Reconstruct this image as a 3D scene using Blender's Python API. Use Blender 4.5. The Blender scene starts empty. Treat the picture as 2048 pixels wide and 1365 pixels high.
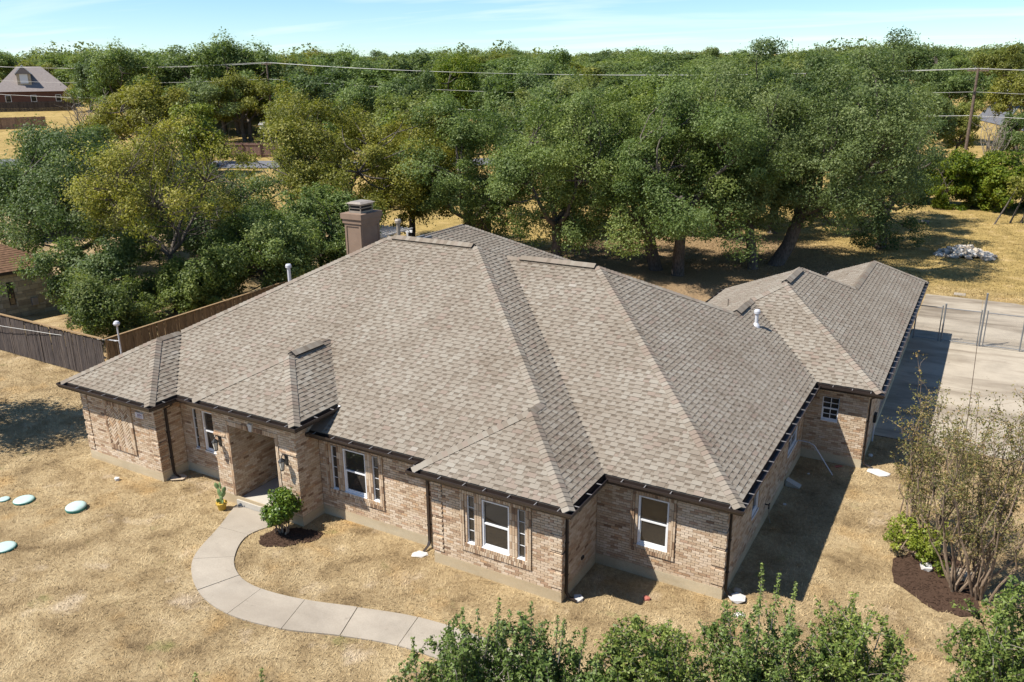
import bpy, math, random
import numpy as np
from mathutils import Vector, Matrix

SC = bpy.context.scene
COL = SC.collection
rng = np.random.default_rng(7)
random.seed(7)

# ------------------------------------------------------------------ camera
CAM = np.array([25.818, -15.924, 12.420])
yaw, pitch, roll = math.radians(-29.911), math.radians(17.915), math.radians(-0.513)
F = np.array([math.sin(yaw)*math.cos(pitch), math.cos(yaw)*math.cos(pitch), -math.sin(pitch)])
R0 = np.array([math.cos(yaw), -math.sin(yaw), 0.0]); U0 = np.cross(R0, F)
RX = R0*math.cos(roll)+U0*math.sin(roll); UX = -R0*math.sin(roll)+U0*math.cos(roll)
cd = bpy.data.cameras.new('camera'); cam = bpy.data.objects.new('camera', cd); COL.objects.link(cam)
cam.matrix_world = Matrix(((RX[0],UX[0],-F[0],CAM[0]),(RX[1],UX[1],-F[1],CAM[1]),(RX[2],UX[2],-F[2],CAM[2]),(0,0,0,1)))
cd.sensor_width = 36.0; cd.lens = 1666.0/2048*36.0; cd.clip_start = 0.3; cd.clip_end = 6000
SC.camera = cam

# ------------------------------------------------------------------ sky, sun, exposure
SUNV = np.array([-0.462, -0.491, 1.0]); SUNV /= np.linalg.norm(SUNV)
w = bpy.data.worlds.new('World'); SC.world = w; w.use_nodes = True
nt = w.node_tree; nt.nodes.clear()
out = nt.nodes.new('ShaderNodeOutputWorld'); bg = nt.nodes.new('ShaderNodeBackground')
sky = nt.nodes.new('ShaderNodeTexSky'); sky.sky_type = 'NISHITA'; sky.sun_disc = False
sky.sun_elevation = math.asin(SUNV[2]); sky.sun_rotation = math.atan2(SUNV[0], SUNV[1])
sky.air_density = 1.0; sky.dust_density = 0.0; sky.ozone_density = 2.2; sky.altitude = 900
tcw = nt.nodes.new('ShaderNodeTexCoord')
# thin cirrus: noise on the sky plane projected overhead (long streaks)
sep = nt.nodes.new('ShaderNodeSeparateXYZ'); nt.links.new(tcw.outputs['Generated'], sep.inputs[0])
addz = nt.nodes.new('ShaderNodeMath'); addz.operation='ADD'; addz.inputs[1].default_value=0.045
mxz = nt.nodes.new('ShaderNodeMath'); mxz.operation='MAXIMUM'; mxz.inputs[1].default_value=0.0
nt.links.new(sep.outputs[2], mxz.inputs[0]); nt.links.new(mxz.outputs[0], addz.inputs[0])
dx = nt.nodes.new('ShaderNodeMath'); dx.operation='DIVIDE'; dy = nt.nodes.new('ShaderNodeMath'); dy.operation='DIVIDE'
nt.links.new(sep.outputs[0], dx.inputs[0]); nt.links.new(addz.outputs[0], dx.inputs[1])
nt.links.new(sep.outputs[1], dy.inputs[0]); nt.links.new(addz.outputs[0], dy.inputs[1])
cmb = nt.nodes.new('ShaderNodeCombineXYZ'); nt.links.new(dx.outputs[0], cmb.inputs[0]); nt.links.new(dy.outputs[0], cmb.inputs[1])
mpw = nt.nodes.new('ShaderNodeMapping'); mpw.inputs['Rotation'].default_value=(0,0,math.radians(-32)); mpw.inputs['Scale'].default_value=(0.16,0.42,1)
nt.links.new(cmb.outputs[0], mpw.inputs[0])
nz = nt.nodes.new('ShaderNodeTexNoise'); nz.inputs['Scale'].default_value=1.25; nz.inputs['Detail'].default_value=7; nz.inputs['Roughness'].default_value=0.52; nz.inputs['Distortion'].default_value=0.5
nt.links.new(mpw.outputs[0], nz.inputs['Vector'])
rmp = nt.nodes.new('ShaderNodeValToRGB'); rmp.color_ramp.elements[0].position=0.50; rmp.color_ramp.elements[1].position=0.78
rmp.color_ramp.elements[0].color=(0,0,0,1); rmp.color_ramp.elements[1].color=(0.62,0.62,0.62,1)
nt.links.new(nz.outputs[0], rmp.inputs[0])
mixc = nt.nodes.new('ShaderNodeMix'); mixc.data_type='RGBA'; mixc.inputs['B'].default_value=(7.4,7.7,8.0,1)
hsv = nt.nodes.new('ShaderNodeHueSaturation'); hsv.inputs['Saturation'].default_value = 1.08; hsv.inputs['Value'].default_value = 0.90
tint = nt.nodes.new('ShaderNodeMix'); tint.data_type = 'RGBA'; tint.blend_type = 'MULTIPLY'; tint.inputs[0].default_value = 1.0; tint.inputs['B'].default_value = (0.80, 0.935, 1.04, 1)
nt.links.new(sky.outputs[0], tint.inputs['A']); nt.links.new(tint.outputs['Result'], hsv.inputs['Color'])
nt.links.new(rmp.outputs[0], mixc.inputs[0]); nt.links.new(hsv.outputs[0], mixc.inputs['A'])
bg.inputs[1].default_value = 0.096
nt.links.new(mixc.outputs['Result'], bg.inputs[0]); nt.links.new(bg.outputs[0], out.inputs[0])
sd = bpy.data.lights.new('sun', 'SUN'); so = bpy.data.objects.new('sun', sd); COL.objects.link(so)
sd.energy = 4.8; sd.angle = math.radians(0.53); sd.color = (1.0, 0.955, 0.88)
so.rotation_euler = Vector((-SUNV[0], -SUNV[1], -SUNV[2])).to_track_quat('-Z', 'Y').to_euler()
so.location = (0, 0, 60)
SC.view_settings.view_transform = 'Standard'; SC.view_settings.look = 'None'
SC.view_settings.exposure = 0.82; SC.view_settings.gamma = 1.0; SC.view_settings.use_curve_mapping = False

# ------------------------------------------------------------------ materials
class NT:
    def __init__(s, name):
        s.m = bpy.data.materials.new(name); s.m.use_nodes = True
        s.t = s.m.node_tree; s.t.nodes.clear()
        s.out = s.new('ShaderNodeOutputMaterial'); s.b = s.new('ShaderNodeBsdfPrincipled')
        s.link(s.b.outputs[0], s.out.inputs[0])
    def new(s, k, **kw):
        n = s.t.nodes.new(k)
        for a, v in kw.items(): setattr(n, a, v)
        return n
    def link(s, a, b): s.t.links.new(a, b)
    def pos(s):
        return s.new('ShaderNodeNewGeometry').outputs['Position']
    def noise(s, scale, detail=3, vec=None, rough=0.55, dist=0.0):
        n = s.new('ShaderNodeTexNoise'); n.inputs['Scale'].default_value = scale; n.inputs['Detail'].default_value = detail
        n.inputs['Roughness'].default_value = rough; n.inputs['Distortion'].default_value = dist
        s.link(vec if vec is not None else s.pos(), n.inputs['Vector']); return n.outputs[0]
    def mapping(s, scale=(1,1,1), rot=(0,0,0), loc=(0,0,0), vec=None):
        n = s.new('ShaderNodeMapping'); n.inputs['Scale'].default_value = scale; n.inputs['Rotation'].default_value = rot; n.inputs['Location'].default_value = loc
        s.link(vec if vec is not None else s.pos(), n.inputs[0]); return n.outputs[0]
    def ramp(s, fac, stops, interp='LINEAR'):
        n = s.new('ShaderNodeValToRGB'); r = n.color_ramp; r.interpolation = interp
        while len(r.elements) < len(stops): r.elements.new(0.5)
        for e, (p, c) in zip(r.elements, stops):
            e.position = p; e.color = (c[0], c[1], c[2], 1) if isinstance(c, (tuple, list)) else (c, c, c, 1)
        s.link(fac, n.inputs[0]); return n.outputs[0]
    def mix(s, fac, a, b, mode='MIX'):
        n = s.new('ShaderNodeMix'); n.data_type = 'RGBA'; n.blend_type = mode
        for sock, v in ((n.inputs[0], fac), (n.inputs['A'], a), (n.inputs['B'], b)):
            if isinstance(v, (int, float)): sock.default_value = v
            elif isinstance(v, (tuple, list)): sock.default_value = (v[0], v[1], v[2], 1)
            else: s.link(v, sock)
        return n.outputs['Result']
    def attr(s, name):
        n = s.new('ShaderNodeAttribute'); n.attribute_name = name; return n.outputs['Fac']
    def math(s, op, a, b):
        n = s.new('ShaderNodeMath'); n.operation = op
        for i, v in enumerate((a, b)):
            if isinstance(v, (int, float)): n.inputs[i].default_value = v
            else: s.link(v, n.inputs[i])
        return n.outputs[0]
    def bump(s, h, strength=0.3, dist=0.02):
        n = s.new('ShaderNodeBump'); n.inputs['Strength'].default_value = strength; n.inputs['Distance'].default_value = dist
        s.link(h, n.inputs['Height']); s.link(n.outputs[0], s.b.inputs['Normal'])
    def fin(s, col=None, rough=0.8, spec=0.3, metal=0.0):
        if col is not None:
            if isinstance(col, (tuple, list)): s.b.inputs['Base Color'].default_value = (col[0], col[1], col[2], 1)
            else: s.link(col, s.b.inputs['Base Color'])
        s.b.inputs['Roughness'].default_value = rough; s.b.inputs['Specular IOR Level'].default_value = spec; s.b.inputs['Metallic'].default_value = metal
        return s.m

def m_plain(name, col, rough=0.7, spec=0.3, metal=0.0, var=0.12, scale=6.0):
    n = NT(name); f = n.noise(scale, 4)
    c = n.ramp(f, [(0.3, tuple(x*(1-var) for x in col)), (0.7, tuple(min(1, x*(1+var)) for x in col))])
    return n.fin(c, rough, spec, metal)

def m_brick(name):
    n = NT(name); t = n.attr('tone')
    c = n.ramp(t, [(0.0,(.20,.130,.085)),(0.10,(.27,.18,.12)),(0.25,(.385,.265,.175)),(0.42,(.475,.350,.240)),(0.58,(.55,.435,.310)),(0.75,(.64,.53,.41)),(0.88,(.52,.350,.21)),(0.97,(.45,.31,.22)),(1.0,(.62,.53,.43))])
    g = n.noise(38, 4, rough=0.7); blot = n.noise(0.9, 3)
    c = n.mix(0.55, c, n.ramp(g, [(0.3,(.52,.50,.47)),(0.7,(1.12,1.12,1.10))]), 'MULTIPLY')
    c = n.mix(1.0, c, n.ramp(blot, [(0.3,(.90,.86,.82)),(0.7,(1.06,1.06,1.06))]), 'MULTIPLY')
    n.bump(g, 0.35, 0.006); return n.fin(c, 0.92, 0.15)
def m_shingle(name):
    n = NT(name); t = n.attr('tone')
    c = n.ramp(t, [(0.0,(.088,.069,.053)),(0.15,(.136,.110,.084)),(0.35,(.197,.165,.130)),(0.55,(.231,.200,.161)),(0.72,(.256,.229,.189)),(0.86,(.213,.166,.132)),(1.0,(.31,.288,.247))])
    g = n.noise(160, 3, rough=0.8); blot = n.noise(0.55, 4)
    c = n.mix(0.45, c, n.ramp(g, [(0.35,(.7,.7,.7)),(0.65,(1.22,1.22,1.22))]), 'MULTIPLY')
    c = n.mix(1.0, c, n.ramp(blot, [(0.28,(.86,.83,.80)),(0.72,(1.08,1.09,1.09))]), 'MULTIPLY')
    return n.fin(c, 0.95, 0.12)
def m_leaf(name, dark, mid, light, rough=0.55, trans=0.40, spec=0.3):
    n = NT(name); t = n.attr('tone')
    oi = n.new('ShaderNodeObjectInfo').outputs['Random']
    c = n.ramp(t, [(0.0, dark), (0.5, mid), (1.0, light)])
    c = n.mix(1.0, c, n.ramp(oi, [(0.0,(.82,.86,.85)),(0.5,(1,1,1)),(1.0,(1.16,1.06,.85))]), 'MULTIPLY')
    n.fin(c, rough, spec)
    tr = n.new('ShaderNodeBsdfTranslucent'); n.link(n.mix(1.0, c, (1.25,1.3,.7), 'MULTIPLY'), tr.inputs[0])
    mx = n.new('ShaderNodeMixShader'); mx.inputs[0].default_value = trans
    n.link(n.b.outputs[0], mx.inputs[1]); n.link(tr.outputs[0], mx.inputs[2]); n.link(mx.outputs[0], n.out.inputs[0])
    return n.m
def m_bark(name, a, b, sc=3.0):
    n = NT(name); v = n.mapping(scale=(1,1,.35))
    f = n.noise(sc*4, 6, v, 0.65); c = n.ramp(f, [(0.3,a),(0.7,b)]); n.bump(f, 0.6, 0.03); return n.fin(c, 0.95, 0.1)
def m_wood(name, a, b):
    n = NT(name); t = n.attr('tone'); f = n.noise(5, 5, n.mapping(scale=(7,7,.5)), 0.6)
    c = n.ramp(f, [(0.3,a),(0.72,b)]); c = n.mix(1.0, c, n.ramp(t, [(0,(.72,.72,.74)),(1,(1.2,1.16,1.1))]), 'MULTIPLY')
    return n.fin(c, 0.9, 0.12)
def lawn_color(n):
    p = n.pos()
    big = n.noise(0.17, 4, p, 0.6); mid = n.noise(0.9, 4, p, 0.6, 0.3); fine = n.noise(9, 5, p, 0.75); vf = n.noise(34, 3, p, 0.8)
    c = n.ramp(mid, [(0.26,(.175,.122,.066)),(0.43,(.320,.235,.130)),(0.58,(.420,.320,.186)),(0.74,(.49,.388,.240))])
    c = n.mix(n.ramp(n.noise(0.42, 3, n.mapping(loc=(31,7,0)), 0.6), [(0.56,0.0),(0.70,0.55)]), c, (.46,.290,.120))
    c = n.mix(n.ramp(n.noise(0.65, 4, n.mapping(loc=(-11,53,0)), 0.6), [(0.60,0.0),(0.72,0.62)]), c, (.54,.44,.33))
    c = n.mix(n.ramp(n.noise(0.8, 4, n.mapping(loc=(71,-23,0)), 0.6), [(0.63,0.0),(0.74,0.62)]), c, (.175,.185,.06))
    # the yard behind: yellower grass, and brown leaf litter under the oaks
    s = n.new('ShaderNodeSeparateXYZ'); n.link(p, s.inputs[0])
    ymask = n.ramp(n.math('MULTIPLY', s.outputs[1], 0.01), [(0.33,0.0),(0.40,1.0)])
    yc = n.ramp(mid, [(0.3,(.235,.175,.065)),(0.55,(.37,.27,.105)),(0.75,(.46,.34,.17))])
    c = n.mix(ymask, c, yc)
    v = n.new('ShaderNodeVectorMath'); v.operation='DISTANCE'; n.link(n.mapping(scale=(1,.8,0)), v.inputs[0]); v.inputs[1].default_value=(9,28.8,0)
    lm = n.math('ADD', n.math('MULTIPLY', v.outputs['Value'], 0.05), n.math('MULTIPLY', mid, 0.25))
    litter = n.ramp(fine, [(0.3,(.17,.115,.068)),(0.7,(.36,.25,.15))])
    c = n.mix(n.ramp(lm, [(0.58,0.85),(0.80,0.0)]), c, litter)
    c = n.mix(1.0, c, n.ramp(fine, [(0.28,(.66,.62,.58)),(0.5,(1,1,1)),(0.75,(1.22,1.22,1.2))]), 'MULTIPLY')
    c = n.mix(1.0, c, n.ramp(big, [(0.3,(.86,.84,.82)),(0.7,(1.1,1.1,1.08))]), 'MULTIPLY')
    return c, fine, vf
def m_lawn(name):
    n = NT(name); c, fine, vf = lawn_color(n)
    c = n.mix(1.0, c, n.ramp(vf, [(0.3,(.72,.70,.66)),(0.7,(1.18,1.18,1.16))]), 'MULTIPLY')
    n.bump(vf, 0.9, 0.05); return n.fin(c, 0.95, 0.1)
def m_blade(name):
    n = NT(name); c, fine, vf = lawn_color(n)
    c = n.mix(1.0, c, n.ramp(n.attr('tone'), [(0,(.80,.78,.74)),(0.6,(1.1,1.1,1.06)),(1,(1.36,1.35,1.28))]), 'MULTIPLY')
    return n.fin(c, 0.8, 0.2)
def m_concrete(name, base, stain, streak=0.0, rot=0.0):
    n = NT(name); p = n.pos()
    a = n.noise(0.8, 6, p, 0.65); b = n.noise(30, 4, p, 0.7)
    c = n.ramp(a, [(0.25, tuple(x*.78 for x in base)), (0.5, base), (0.75, tuple(x*1.12 for x in base))])
    c = n.mix(1.0, c, n.ramp(b, [(0.3,(.88,.88,.87)),(0.7,(1.09,1.09,1.09))]), 'MULTIPLY')
    if streak:
        st = n.noise(1.0, 6, n.mapping(scale=(.20,.62,1), rot=(0,0,rot)), 0.62, 0.5)
        c = n.mix(n.ramp(st, [(0.44,0.0),(0.68,streak)]), c, stain)
        sp = n.noise(2.3, 4, n.mapping(loc=(9,3,0)), 0.6)
        c = n.mix(n.ramp(sp, [(0.66,0.0),(0.74,streak*.7)]), c, tuple(x*.5 for x in stain))
    n.bump(b, 0.25, 0.008); return n.fin(c, 0.92, 0.2)
def m_stone(name):
    n = NT(name); t = n.attr('tone'); g = n.noise(7, 5, None, 0.65)
    c = n.ramp(t, [(0,(.25,.21,.14)),(0.4,(.38,.32,.21)),(0.7,(.48,.41,.27)),(1,(.40,.36,.29))])
    c = n.mix(1.0, c, n.ramp(g, [(0.3,(.78,.78,.78)),(0.7,(1.15,1.15,1.15))]), 'MULTIPLY'); n.bump(g, 0.4, 0.02)
    return n.fin(c, 0.95, 0.12)
def m_rock(name):
    n = NT(name); t = n.attr('tone'); g = n.noise(6, 6, None, 0.7)
    c = n.ramp(t, [(0,(.20,.15,.11)),(0.3,(.40,.33,.25)),(0.65,(.55,.50,.43)),(1,(.72,.69,.64))])
    c = n.mix(1.0, c, n.ramp(g, [(0.3,(.6,.57,.53)),(0.7,(1.15,1.15,1.15))]), 'MULTIPLY'); n.bump(g, 0.5, 0.03)
    return n.fin(c, 0.95, 0.12)
def m_glass(name):
    n = NT(name)
    n.fin((.034,.030,.026), 0.04, 0.7); return n.m

M = dict(
 brick=m_brick('brick_face'), mortar=m_plain('mortar', (.27,.20,.14), .95, .1), shingle=m_shingle('shingle'),
 deck=m_plain('roof_underlay', (.14,.118,.095), .95, .1, scale=4), vent_black=m_plain('ridge_vent_edge', (.018,.016,.015), .7),
 brown=m_plain('brown_metal', (.030,.021,.017), .4, .45, var=.18, scale=2.0), gutter_in=m_plain('gutter_inside', (.02,.015,.012), .8),
 soffit=m_plain('soffit_paint', (.12,.085,.065), .7), hanger=m_plain('hanger_metal', (.22,.205,.195), .4, .5),
 found=m_concrete('foundation_concrete', (.46,.385,.265), (.32,.22,.11), .45), white=m_plain('white_paint', (.70,.70,.70), .45, .4, var=.03),
 glass=m_glass('window_glass'), dark=m_plain('dark_room', (.03,.028,.025), .9), door=m_plain('door_paint', (.10,.06,.04), .5),
 walk=m_concrete('walk_concrete', (.335,.290,.232), (.19,.155,.115), .42), drive=m_concrete('drive_concrete', (.36,.308,.238), (.135,.103,.070), .88, 0.25),
 slab=m_concrete('porch_concrete', (.44,.405,.345), (.4,.35,.28), .2), stucco=m_plain('chimney_stucco', (.215,.150,.108), .9, .15, var=.08, scale=3), 
 metal=m_plain('galvanised_metal', (.17,.175,.18), .5, .4, .2), cap_metal=m_plain('chimney_cap_metal', (.30,.255,.205), .5, .4, .3), pvc=m_plain('white_pvc', (.50,.50,.52), .35, .4, var=.05),
 lawn=m_lawn('dry_lawn'), blade=m_blade('dry_grass_blades'), mulch=m_plain('mulch', (.060,.036,.024), .95, .1, var=.5, scale=45),
 oak=m_leaf('oak_leaves', (.046,.074,.016), (.138,.192,.050), (.265,.310,.105)),
 oak_dark=m_leaf('dark_oak_leaves', (.034,.058,.016), (.098,.144,.044), (.205,.245,.095)),
 oak_pale=m_leaf('pale_oak_leaves', (.054,.078,.022), (.153,.196,.064), (.270,.305,.122)),
 olive=m_leaf('olive_leaves', (.062,.072,.011), (.170,.182,.031), (.315,.295,.064)),
 yellow=m_leaf('yellowing_leaves', (.080,.098,.016), (.200,.222,.045), (.35,.335,.085)),
 gold=m_leaf('golden_leaves', (.095,.090,.012), (.245,.232,.036), (.38,.33,.065)),
 ygreen=m_leaf('bright_green_leaves', (.035,.070,.004), (.13,.18,.012), (.26,.27,.03)),
 holly=m_leaf('holly_leaves', (.030,.058,.009), (.108,.158,.033), (.235,.285,.085), .5, .24, .3),
 sprout=m_leaf('sprout_leaves', (.05,.11,.015), (.14,.22,.035), (.26,.34,.08), .4, .2),
 shrub=m_leaf('shrub_leaves', (.026,.056,.005), (.085,.145,.013), (.205,.255,.036), .4, .18),
 lime=m_leaf('lime_leaves', (.06,.085,.006), (.17,.21,.02), (.30,.32,.05), .5, .25),
 myrtle=m_leaf('myrtle_leaves', (.06,.070,.020), (.16,.155,.050), (.30,.20,.09), .6, .2),
 bark=m_bark('oak_bark', (.045,.036,.030), (.17,.145,.12)), bark_pale=m_bark('pale_bark', (.13,.11,.09), (.33,.29,.24)), stem=m_bark('myrtle_bark', (.13,.09,.06), (.32,.24,.17)),
 fence_dark=m_wood('weathered_fence', (.040,.033,.031), (.125,.105,.095)), fence_tan=m_wood('tan_fence', (.13,.085,.045), (.30,.215,.125)), fence_red=m_wood('stained_fence', (.14,.085,.07), (.30,.20,.165)),
 stone=m_stone('limestone_block'), stone_joint=m_plain('stone_mortar', (.26,.23,.18), .95, .1), roof_red=m_plain('rust_shingle', (.15,.088,.054), .95, .1, var=.35, scale=5),
 roof_mauve=m_plain('mauve_shingle', (.225,.195,.180), .95, .1, var=.1, scale=3), roof_grey=m_plain('grey_shingle', (.15,.15,.165), .95, .1, var=.1, scale=2),
 rock=m_rock('rubble'), pole=m_bark('pole_wood', (.08,.055,.04), (.20,.15,.115)), wire=m_plain('wire', (.40,.39,.36), .5, .3), black=m_plain('black_iron', (.02,.02,.02), .5),
 lid=m_plain('green_plastic_lid', (.40,.52,.47), .5, .3, var=.12, scale=3), lid_rim=m_plain('green_plastic_rim', (.03,.19,.15), .5, .3),
 pot=m_plain('yellow_pot', (.46,.30,.05), .5, .3, var=.25), cactus=m_plain('cactus_green', (.14,.20,.075), .6, .3, var=.3), water=m_plain('pool_water', (.10,.42,.52), .08, .5, var=.05, scale=1),
 asphalt=m_plain('asphalt', (.13,.13,.14), .9, .2), garage=m_plain('garage_paint', (.24,.20,.17), .8), cream=m_plain('cream_wall', (.46,.38,.27), .9), redbrick=m_plain('red_brick_wall', (.12,.06,.045), .9), plaque=m_plain('plaque', (.58,.55,.56), .6), ink=m_plain('plaque_ink', (.20,.13,.19), .7),
 red=m_plain('broken_brick', (.34,.11,.08), .9), clump=m_plain('white_rubble', (.50,.48,.45), .9, .2, var=.15, scale=14), lamp_glass=m_plain('lantern_glass', (.52,.50,.44), .15, .5, var=.1), tan_rock=m_plain('tan_rock', (.42,.34,.25), .95, .1, var=.3, scale=5),
)

# ------------------------------------------------------------------ helpers
def tag(o, label=None, cat=None, group=None, kind=None):
    if label: o['label'] = label
    if cat: o['category'] = cat
    if group: o['group'] = group
    if kind: o['kind'] = kind
    return o
def empty(name, loc=(0,0,0), label=None, cat=None, group=None):
    o = bpy.data.objects.new(name, None); COL.objects.link(o); o.location = loc; o.empty_display_size = 0.3
    return tag(o, label, cat, group)
def link(name, me, mat, parent=None):
    o = bpy.data.objects.new(name, me); COL.objects.link(o)
    if mat is not None and len(me.materials) == 0: me.materials.append(mat)
    if parent is not None: o.parent = parent
    return o
def fast_mesh(name, V, nper, tone=None):
    """V: (m, nper, 3) separate polygons"""
    V = np.asarray(V, np.float32); m = len(V); me = bpy.data.meshes.new(name)
    me.vertices.add(m*nper); me.vertices.foreach_set('co', V.reshape(-1))
    me.loops.add(m*nper); me.loops.foreach_set('vertex_index', np.arange(m*nper, dtype=np.int32))
    me.polygons.add(m); me.polygons.foreach_set('loop_start', np.arange(0, m*nper, nper, dtype=np.int32))
    try: me.polygons.foreach_set('loop_total', np.full(m, nper, np.int32))
    except Exception: pass
    if tone is not None:
        a = me.attributes.new('tone', 'FLOAT', 'FACE'); a.data.foreach_set('value', np.asarray(tone, np.float32))
    me.update(); return me

class MB:
    def __init__(s): s.v = []; s.f = []; s.t = []
    def add(s, verts, faces, tone=0.5):
        n = len(s.v); s.v.extend([tuple(map(float, p)) for p in verts])
        for f in faces: s.f.append(tuple(i+n for i in f)); s.t.append(tone)
    def hexa(s, p, tone=0.5):   # 8 corners: bottom ring 0-3, top ring 4-7
        s.add(p, [(3,2,1,0),(4,5,6,7),(0,1,5,4),(1,2,6,5),(2,3,7,6),(3,0,4,7)], tone)
    def box(s, x0, x1, y0, y1, z0, z1, tone=0.5):
        s.hexa([(x0,y0,z0),(x1,y0,z0),(x1,y1,z0),(x0,y1,z0),(x0,y0,z1),(x1,y0,z1),(x1,y1,z1),(x0,y1,z1)], tone)
    def quad(s, a, b, c, d, tone=0.5): s.add([a,b,c,d], [(0,1,2,3)], tone)
    def tube(s, pts, rad, sides=6, tone=0.5, cap=True):
        pts = [np.array(p, float) for p in pts]; n = len(pts)
        if isinstance(rad, (int, float)): rad = [rad]*n
        V = []; prev = None
        for i in range(n):
            d = pts[min(i+1, n-1)]-pts[max(i-1, 0)]; d /= (np.linalg.norm(d)+1e-9)
            ref = np.array([0,0,1.]) if abs(d[2]) < 0.9 else np.array([1.,0,0])
            if prev is not None: ref = prev
            a = np.cross(d, ref); a /= (np.linalg.norm(a)+1e-9); b = np.cross(a, d); prev = b
            for k in range(sides):
                th = 2*math.pi*k/sides; V.append(pts[i]+rad[i]*(a*math.cos(th)+b*math.sin(th)))
        Fc = []
        for i in range(n-1):
            for k in range(sides):
                k2 = (k+1) % sides; Fc.append((i*sides+k, i*sides+k2, (i+1)*sides+k2, (i+1)*sides+k))
        if cap: Fc.append(tuple(range(sides))[::-1]); Fc.append(tuple((n-1)*sides+k for k in range(sides)))
        s.add(V, Fc, tone)
    def lathe(s, prof, c=(0,0,0), seg=16, tone=0.5, sx=1, sy=1):
        V = []; n = len(prof)
        for r, z in prof:
            for k in range(seg):
                th = 2*math.pi*k/seg; V.append((c[0]+sx*r*math.cos(th), c[1]+sy*r*math.sin(th), c[2]+z))
        Fc = [(i*seg+k, i*seg+(k+1)%seg, (i+1)*seg+(k+1)%seg, (i+1)*seg+k) for i in range(n-1) for k in range(seg)]
        Fc.append(tuple(range(seg))[::-1]); Fc.append(tuple((n-1)*seg+k for k in range(seg)))
        s.add(V, Fc, tone)
    def poly(s, pts, z0, z1, tone=0.5):   # prism over a plan polygon
        n = len(pts); V = [(p[0],p[1],z0) for p in pts]+[(p[0],p[1],z1) for p in pts]
        s.add(V, [tuple(range(n))[::-1], tuple(range(n,2*n))]+[(i,(i+1)%n,n+(i+1)%n,n+i) for i in range(n)], tone)
    def mesh(s, name):
        me = bpy.data.meshes.new(name); me.from_pydata(s.v, [], s.f)
        a = me.attributes.new('tone', 'FLOAT', 'FACE'); a.data.foreach_set('value', np.array(s.t, np.float32)); me.update(); return me
    def build(s, name, mat, parent=None, smooth=False):
        me = s.mesh(name)
        if smooth: me.polygons.foreach_set('use_smooth', [True]*len(me.polygons))
        return link(name, me, mat, parent)

def terrain(x, y):
    r = np.hypot(np.asarray(x, float)-12, np.asarray(y, float)-8); a = np.clip((r-52)/8, -30, 60)
    t = 0.045*8*np.log1p(np.exp(a))
    return np.where(r < 250, t, 0.045*198+0.018*(r-250))

# ------------------------------------------------------------------ ground
def build_ground():
    rings = [0]+list(np.linspace(4, 60, 15))+list(60*np.power(1.085, np.arange(1, 52)))
    seg = 120; V = [(12, 8, float(terrain(12, 8)))]
    for r in rings[1:]:
        for k in range(seg):
            th = 2*math.pi*k/seg; x = 12+r*math.cos(th); y = 8+r*math.sin(th)
            V.append((x, y, float(terrain(x, y))))
    Fc = [(0, 1+k, 1+(k+1) % seg) for k in range(seg)]
    for i in range(len(rings)-2):
        a = 1+i*seg; b = a+seg
        for k in range(seg): Fc.append((a+k, b+k, b+(k+1) % seg, a+(k+1) % seg))
    me = bpy.data.meshes.new('ground'); me.from_pydata(V, [], Fc); me.update()
    me.polygons.foreach_set('use_smooth', [True]*len(me.polygons))
    tag(link('ground', me, M['lawn']), 'dry straw coloured lawn and fields around the house', 'ground', kind='structure')
build_ground()

# curved walkway: joint lines (outer, inner)
WALK = [((7.33,-.62),(9.39,-.62)),((7.9,-1.79),(8.98,-1.69)),((8.6,-3.3),(9.5,-2.68)),((9.86,-4.22),(10.28,-3.24)),((11.27,-4.53),(11.22,-3.39)),((12.83,-4.32),(12.52,-3.2)),((14.2,-3.84),(13.86,-2.8)),((15.59,-3.47),(15.38,-2.4)),((17.04,-3.41),(17.05,-2.29)),((18.5,-3.55),(18.7,-2.42)),((19.9,-4.0),(20.35,-2.95)),((21.2,-4.8),(21.8,-3.85)),((22.4,-5.9),(23.1,-5.05))]
def catmull(pts, i, t):
    p = [np.array(pts[max(0, min(len(pts)-1, j))]) for j in (i-1, i, i+1, i+2)]
    return 0.5*((2*p[1])+(-p[0]+p[2])*t+(2*p[0]-5*p[1]+4*p[2]-p[3])*t*t+(-p[0]+3*p[1]-3*p[2]+p[3])*t**3)
WOUT = [a for a, b in WALK]; WIN = [b for a, b in WALK]
walk_poly = []
def build_walk():
    root = empty('walkway', (7.4, -.6, 0)); tag(root, kind='structure')
    root['label'] = 'curved pale concrete walkway of jointed slabs leading to the porch'; root['category'] = 'path'
    for i in range(len(WALK)-1):
        g = 0.006; ts = np.linspace(g, 1-g, 7); o = [catmull(WOUT, i, t) for t in ts]; q = [catmull(WIN, i, t) for t in ts]
        walk_poly.append(o+q[::-1])
        b = MB(); b.poly([tuple(x-np.array([7.4,-.6])) for x in (o+q[::-1])][::-1], -0.05, 0.035+0.004*(i % 3))
        b.build('slab', M['walk'], root)
build_walk()
def in_poly(x, y, poly):
    c = np.zeros(len(x), bool); n = len(poly); j = n-1
    for i in range(n):
        xi, yi = poly[i][0], poly[i][1]; xj, yj = poly[j][0], poly[j][1]
        c ^= ((yi > y) != (yj > y)) & (x < (xj-xi)*(y-yi)/(yj-yi+1e-12)+xi); j = i
    return c

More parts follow.
